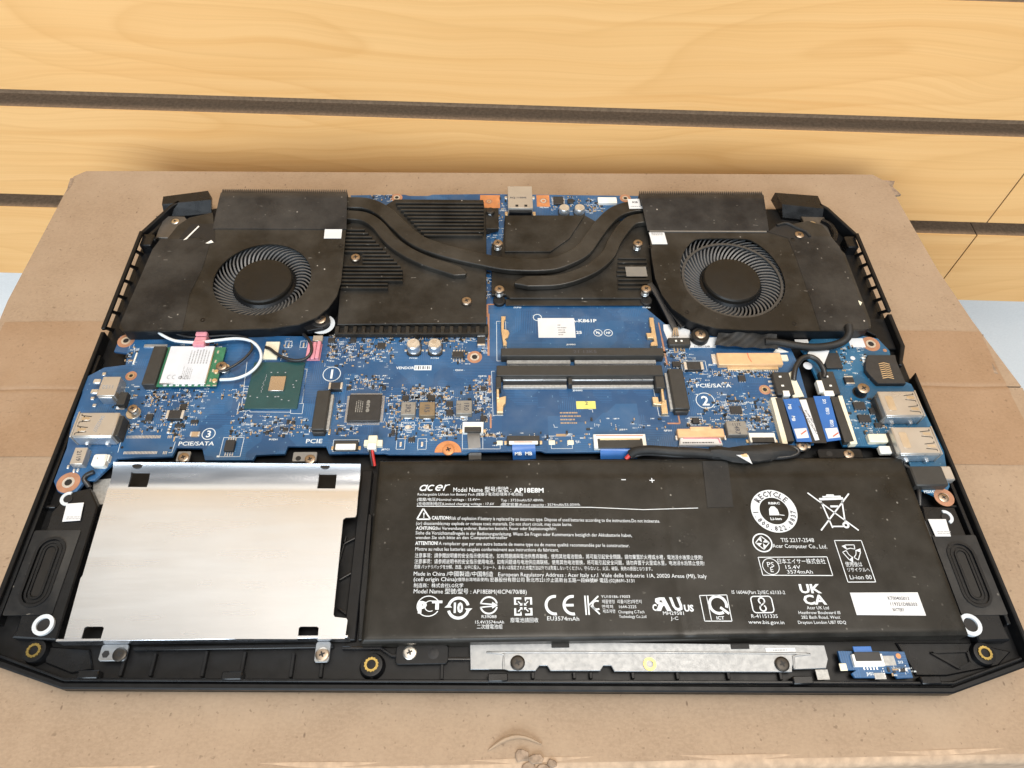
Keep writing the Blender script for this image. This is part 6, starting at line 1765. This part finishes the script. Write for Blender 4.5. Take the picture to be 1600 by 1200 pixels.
# fin blocks with tape from the fins down to the fans
for bk, fr0, fr1, bk2 in (((346, 297), (333, 358), (540, 360), (543, 296)), ((998, 298), (1014, 361), (1200, 366), (1192, 301))):
    zt = 19.5
    xa0, ya = U(bk, zt); xb0, yb = U(bk2, zt); ya = max(ya, yb)
    xl = min(xa0, U(fr0, 17.6)[0]); xr = max(xb0, U(fr1, 17.6)[0])
    if bk[0] > 900: xl = U((998, 298), zt)[0]; xr = xb0
    else: xl = xa0; xr = xb0
    yf = U(fr0, 17.6)[1]
    fb = ob('fin_block', MB().box(xl + .3, xr - .3, ya - 9.0, ya - .4, PT - 1, zt - 1.4, .2), 'heat_plate', hs)
    nfin = 64; m = MB()
    for i in range(nfin):
        x = xl + .6 + (xr - xl - 1.2) * i / (nfin - 1); m.box(x - .2, x + .2, ya - 2.65, ya, PT - 1, zt - .05, 0)
    ob('fins', m, 'bracket_grey', fb, kind='stuff')
    m = MB(); ym = ya - 7.5
    sec = [(ya - 2.7, zt - .05), (ya - 2.8, zt), (ym, zt + .02), (yf, 17.95), (yf, 17.6), (ym, zt - .35), (ya - 2.7, zt - .35)]
    xl2, xr2 = (U((332, 358), 17.9)[0], U((541, 360), 17.9)[0]) if bk[0] < 900 else (U((1012, 361), 17.9)[0], U((1203, 366), 17.9)[0])
    vs = []
    for j, xx in enumerate((0, 1)):
        for s_i, (y, z) in enumerate(sec):
            f_ = 0 if s_i in (0, 1, 6) else (.25 if s_i in (2, 5) else 1)
            vs.append(((xl * (1 - f_) + xl2 * f_) if xx == 0 else (xr * (1 - f_) + xr2 * f_), y, z))
    n = len(sec)
    m.add(vs, [(i, (i + 1) % n, n + (i + 1) % n, n + i) for i in range(n)] + [tuple(range(n)), tuple(range(n, 2 * n))])
    ob('sealing_tape', m, 'fin_tape', hs)
for q, rz in ((C(203, 580), .3), (C(215, 965), .5), (C(1372, 580), .1), (C(1440, 962), .6)): screw(hs, q, 17.6, 2.35, 1.2, 'screw_metal', rz, 4.6)
for q in (C(215, 1050), C(1440, 1050), C(203, 630), C(1372, 630)):
    x, y = U(q, 13.5); ob('screw_washer', MB().lathe(x, y, [(2.9, PT + .05), (2.9, 12.6), (2.5, 12.9)], 20), 'rubber', hs)
for q, rz in ((B(295, 700), .2), (B(1222, 1062), .5)): screw(hs, q, 16.0, 2.4, 1.6, 'screw_metal', rz, 2.2)
screw(hs, C(140, 310), 17.2, 2.3, 1.2, 'screw_dark', .1, 2.4)
st = ob('small_label', MB().prism(poly(C, [(1283, 218), (1392, 215), (1412, 295), (1298, 297)], 17.3), 17.02, 17.2), 'paper_white', hs)
text_at('K8', C(1345, 245), 1.3, 17.24, 'ink', st, 0, .03, 1.3)
fine_print(st, *[U(C(1310, 285), 17.2)[0], U(C(1390, 285), 17.2)[0], U(C(1310, 288), 17.2)[1], U(C(1310, 272), 17.2)[1]], 17.23, 1, 'ink_grey', 41, (1, 1))

# ------------------------------------------------------------------ fans
FT = 17.6                                    # upper face of the fan covers


def fan(lab, outline, centre, r_hole, hub_r, film, sticker, ear, hole_poly=None, rim=None, nb=53):
    cx, cy = U(centre, FT)
    f = thing('cooling_fan', lab, 'fan', (cx, cy, FZ), 'laptop cooling fans')
    hole = hole_poly(cx, cy) if hole_poly else circle_pts(cx, cy, r_hole, 64)
    pts = spline([U(q, FT) for q in outline] + [U(outline[0], FT)], 5)[:-1] if False else poly(P, outline, FT)
    ob('cover', MB().prism(pts, FT - .7, FT, holes=[hole[::-1]]), 'fan_cover', f)
    ip = inset(pts if sum(pts[i][0] * pts[(i + 1) % len(pts)][1] - pts[(i + 1) % len(pts)][0] * pts[i][1] for i in range(len(pts))) > 0 else pts[::-1], .5)
    # side wall and floor
    ip2 = inset(ip, 1.0)
    ob('side_wall', MB().prism(ip, 7.0, FT - .72, holes=[ip2[::-1]]), 'black_plastic', f)
    ob('base_plate', MB().prism(ip2, 6.9, 7.5), 'black_plastic', f)
    hub = ob('hub', MB().lathe(cx, cy, [(hub_r, 8.5), (hub_r, FT - 1.6), (hub_r - .5, FT - .9), (hub_r - 1.6, FT - .7)], 48), 'hub', f)
    ob('hub_skirt', MB().lathe(cx, cy, [(hub_r + 2.2, 8.4), (hub_r + 2.0, FT - 5.2), (hub_r + .1, FT - 3.4)], 48), 'black_plastic_gloss', hub)
    ro = 29.5 if rim else r_hole + 3.5
    rr = rim[1] if rim else ro
    ri = hub_r + 1.2
    m = MB(); n = 7; vs = []
    zt0, zb = FT - 2.0, 9.0
    for j in range(n + 1):
        t_ = j / n; r_ = ri + (ro - ri) * t_; an = -.55 * t_ ** 1.3
        zz = FT - 4.2 + 2.4 * min(1, t_ * 2.2)
        for z, off in ((zz, 0), (zb, .10)):
            for s in (-1, 1):
                a_ = an + off + s * (.45 if t_ > .1 else .3) / r_
                vs.append((r_ * math.cos(a_), r_ * math.sin(a_), z))
    fs = []
    for j in range(n):
        b = j * 4; c_ = b + 4
        fs += [(b, c_, c_ + 1, b + 1), (b, b + 2, c_ + 2, c_), (b + 1, c_ + 1, c_ + 3, b + 3), (b + 2, b + 3, c_ + 3, c_ + 2)]
    fs += [(0, 1, 3, 2), (n * 4, n * 4 + 2, n * 4 + 3, n * 4 + 1)]
    m.add(vs, fs)
    imp = ob('impeller_ring', MB().ring(cx, cy, rr - (1.2 if rim else .6), rr, FT - (1.6 if rim else 3.2), FT - (.9 if rim else 2.4), 64), 'impeller_rim', f)
    first = ob('blade', m, 'blade', imp, (cx, cy, 0), sharp=50)
    for k in range(1, nb):
        c2 = copy_of(first, imp, (cx, cy, 0)); c2.rotation_euler = (0, 0, 2 * math.pi * k / nb)
    ob('film', MB().prism(poly(P, film, FT + .12), FT + .01, FT + .14), 'fan_film', f)
    lb = ob('label', MB().prism(poly(P, sticker, FT + .3), FT + .02, FT + .2), 'paper_white', f)
    xs = [U(q, FT)[0] for q in sticker]; ys = [U(q, FT)[1] for q in sticker]
    fine_print(lb, min(xs) + 1, max(xs) - 1, max(ys) - 2.4, max(ys) - .6, FT + .23, 3, 'ink', 55, (.9, 1))
    x, y = U(ear, 15.0)
    e = ob('fan_ear', MB().lathe(x, y, [(4.2, PT + .3), (4.2, 14.0), (3.6, 14.4)], 24), 'rubber', f)
    screw(e, ear, 15.0, 2.5, .8)
    return f, cx, cy


fL, cx, cy = fan('cooling fan on the left with a white label at its upper right corner', [(541, 356), (537, 400), (533, 440), (526, 463), (513, 481), (494, 496), (466, 507), (420, 513), (360, 515), (270, 517), (192, 518), (186, 512), (190, 500), (238, 392), (250, 376), (262, 372), (278, 352), (296, 340), (332, 332), (335, 356)],
                 A(1000, 660), 22.3, 13.4, [(188, 505), (238, 390), (251, 373), (330, 374), (316, 420), (296, 460), (285, 516), (194, 517)], [(508, 353), (535, 353), (533, 372), (506, 372)], (500, 498))
ob('ear_arm', MB().prism(poly(P, [(470, 508), (500, 494), (512, 500), (505, 512), (480, 517)], 14.0), PT + .4, 14.0, c=.3), 'black_plastic', fL)
ob('film_tear', MB().prism(poly(A, [(505, 420), (520, 408), (600, 330), (606, 335), (525, 415)], FT + .2), FT + .05, FT + .18), 'white_plastic', fL)
ob('film_opening', MB().prism(poly(A, [(480, 412), (500, 380), (560, 320), (700, 318), (705, 430), (640, 425), (600, 400)], FT + .1), FT + .01, FT + .15), 'dark_slot', fL)
ob('film_tear', MB().prism(poly(A, [(645, 440), (680, 420), (695, 435), (660, 442)], FT + .2), FT + .16, FT + .22), 'white_plastic', fL)


def big_hole(cx, cy):
    pts = []
    for i in range(64):
        a_ = 2 * math.pi * i / 64; x, y = 24.6 * math.cos(a_), 24.6 * math.sin(a_)
        if math.sin(a_) > .05:
            y *= 1.24
            y = min(y, 26.5 - .012 * abs(x) ** 2 * .25)
            x *= 1.0 + .03 * math.sin(a_)
        pts.append((cx + x, cy + y))
    return pts


fR, cx, cy = fan('cooling fan on the right with a wide open top showing its blades', [(1014, 358), (1203, 362), (1230, 352), (1262, 345), (1285, 352), (1300, 372), (1304, 382), (1320, 396), (1360, 500), (1361, 512), (1348, 516), (1280, 517), (1170, 516), (1120, 513), (1080, 502), (1050, 482), (1034, 460), (1024, 435), (1018, 400)],
                 D(600, 560), 24, 13.6, [(1230, 370), (1298, 369), (1312, 386), (1355, 498), (1358, 514), (1282, 516), (1264, 460), (1243, 400)], [(1014, 363), (1038, 363), (1043, 381), (1019, 381)], (1095, 521), big_hole, (22, 24.0), 59)
ob('film_tear', MB().prism(poly(D, [(1312, 688), (1335, 700), (1325, 718), (1318, 705)], FT + .2), FT + .15, FT + .22), 'cream_plastic', fR)
ob('film_opening', MB().prism(poly(D, [(800, 300), (850, 262), (905, 252), (990, 280), (1050, 325), (1000, 338), (930, 340), (900, 330)], FT + .1), FT + .01, FT + .15), 'dark_slot', fR)
ob('film_edge', MB().tube(path(D, [(850, 262, 18), (905, 250, 18.2), (960, 275, 18), (1010, 295, 18.2), (1040, 325, 18)], 5), .7, 7), 'cloth_tape', fR)
screw(fR, D(980, 312), FT + .8, 2.2, .7)
ob('label_edge', MB().box(*rect(D, 128, 298, 790, 291, FT + .3), FT, FT + .35, 0), 'zinc', fR)
for f_, q in ((fL, (627, 920)), (fL, (1490, 455))): x, y = U(A(*q), FT); ob('rivet', MB().ring(x, y, .6, 1.1, FT, FT + .15, 16), 'black_plastic_gloss', f_)
for q in ((950, 820), (340, 755), (940, 345), (130, 385)): x, y = U(D(*q), FT); ob('rivet', MB().ring(x, y, .6, 1.1, FT, FT + .15, 16), 'black_plastic_gloss', fR)
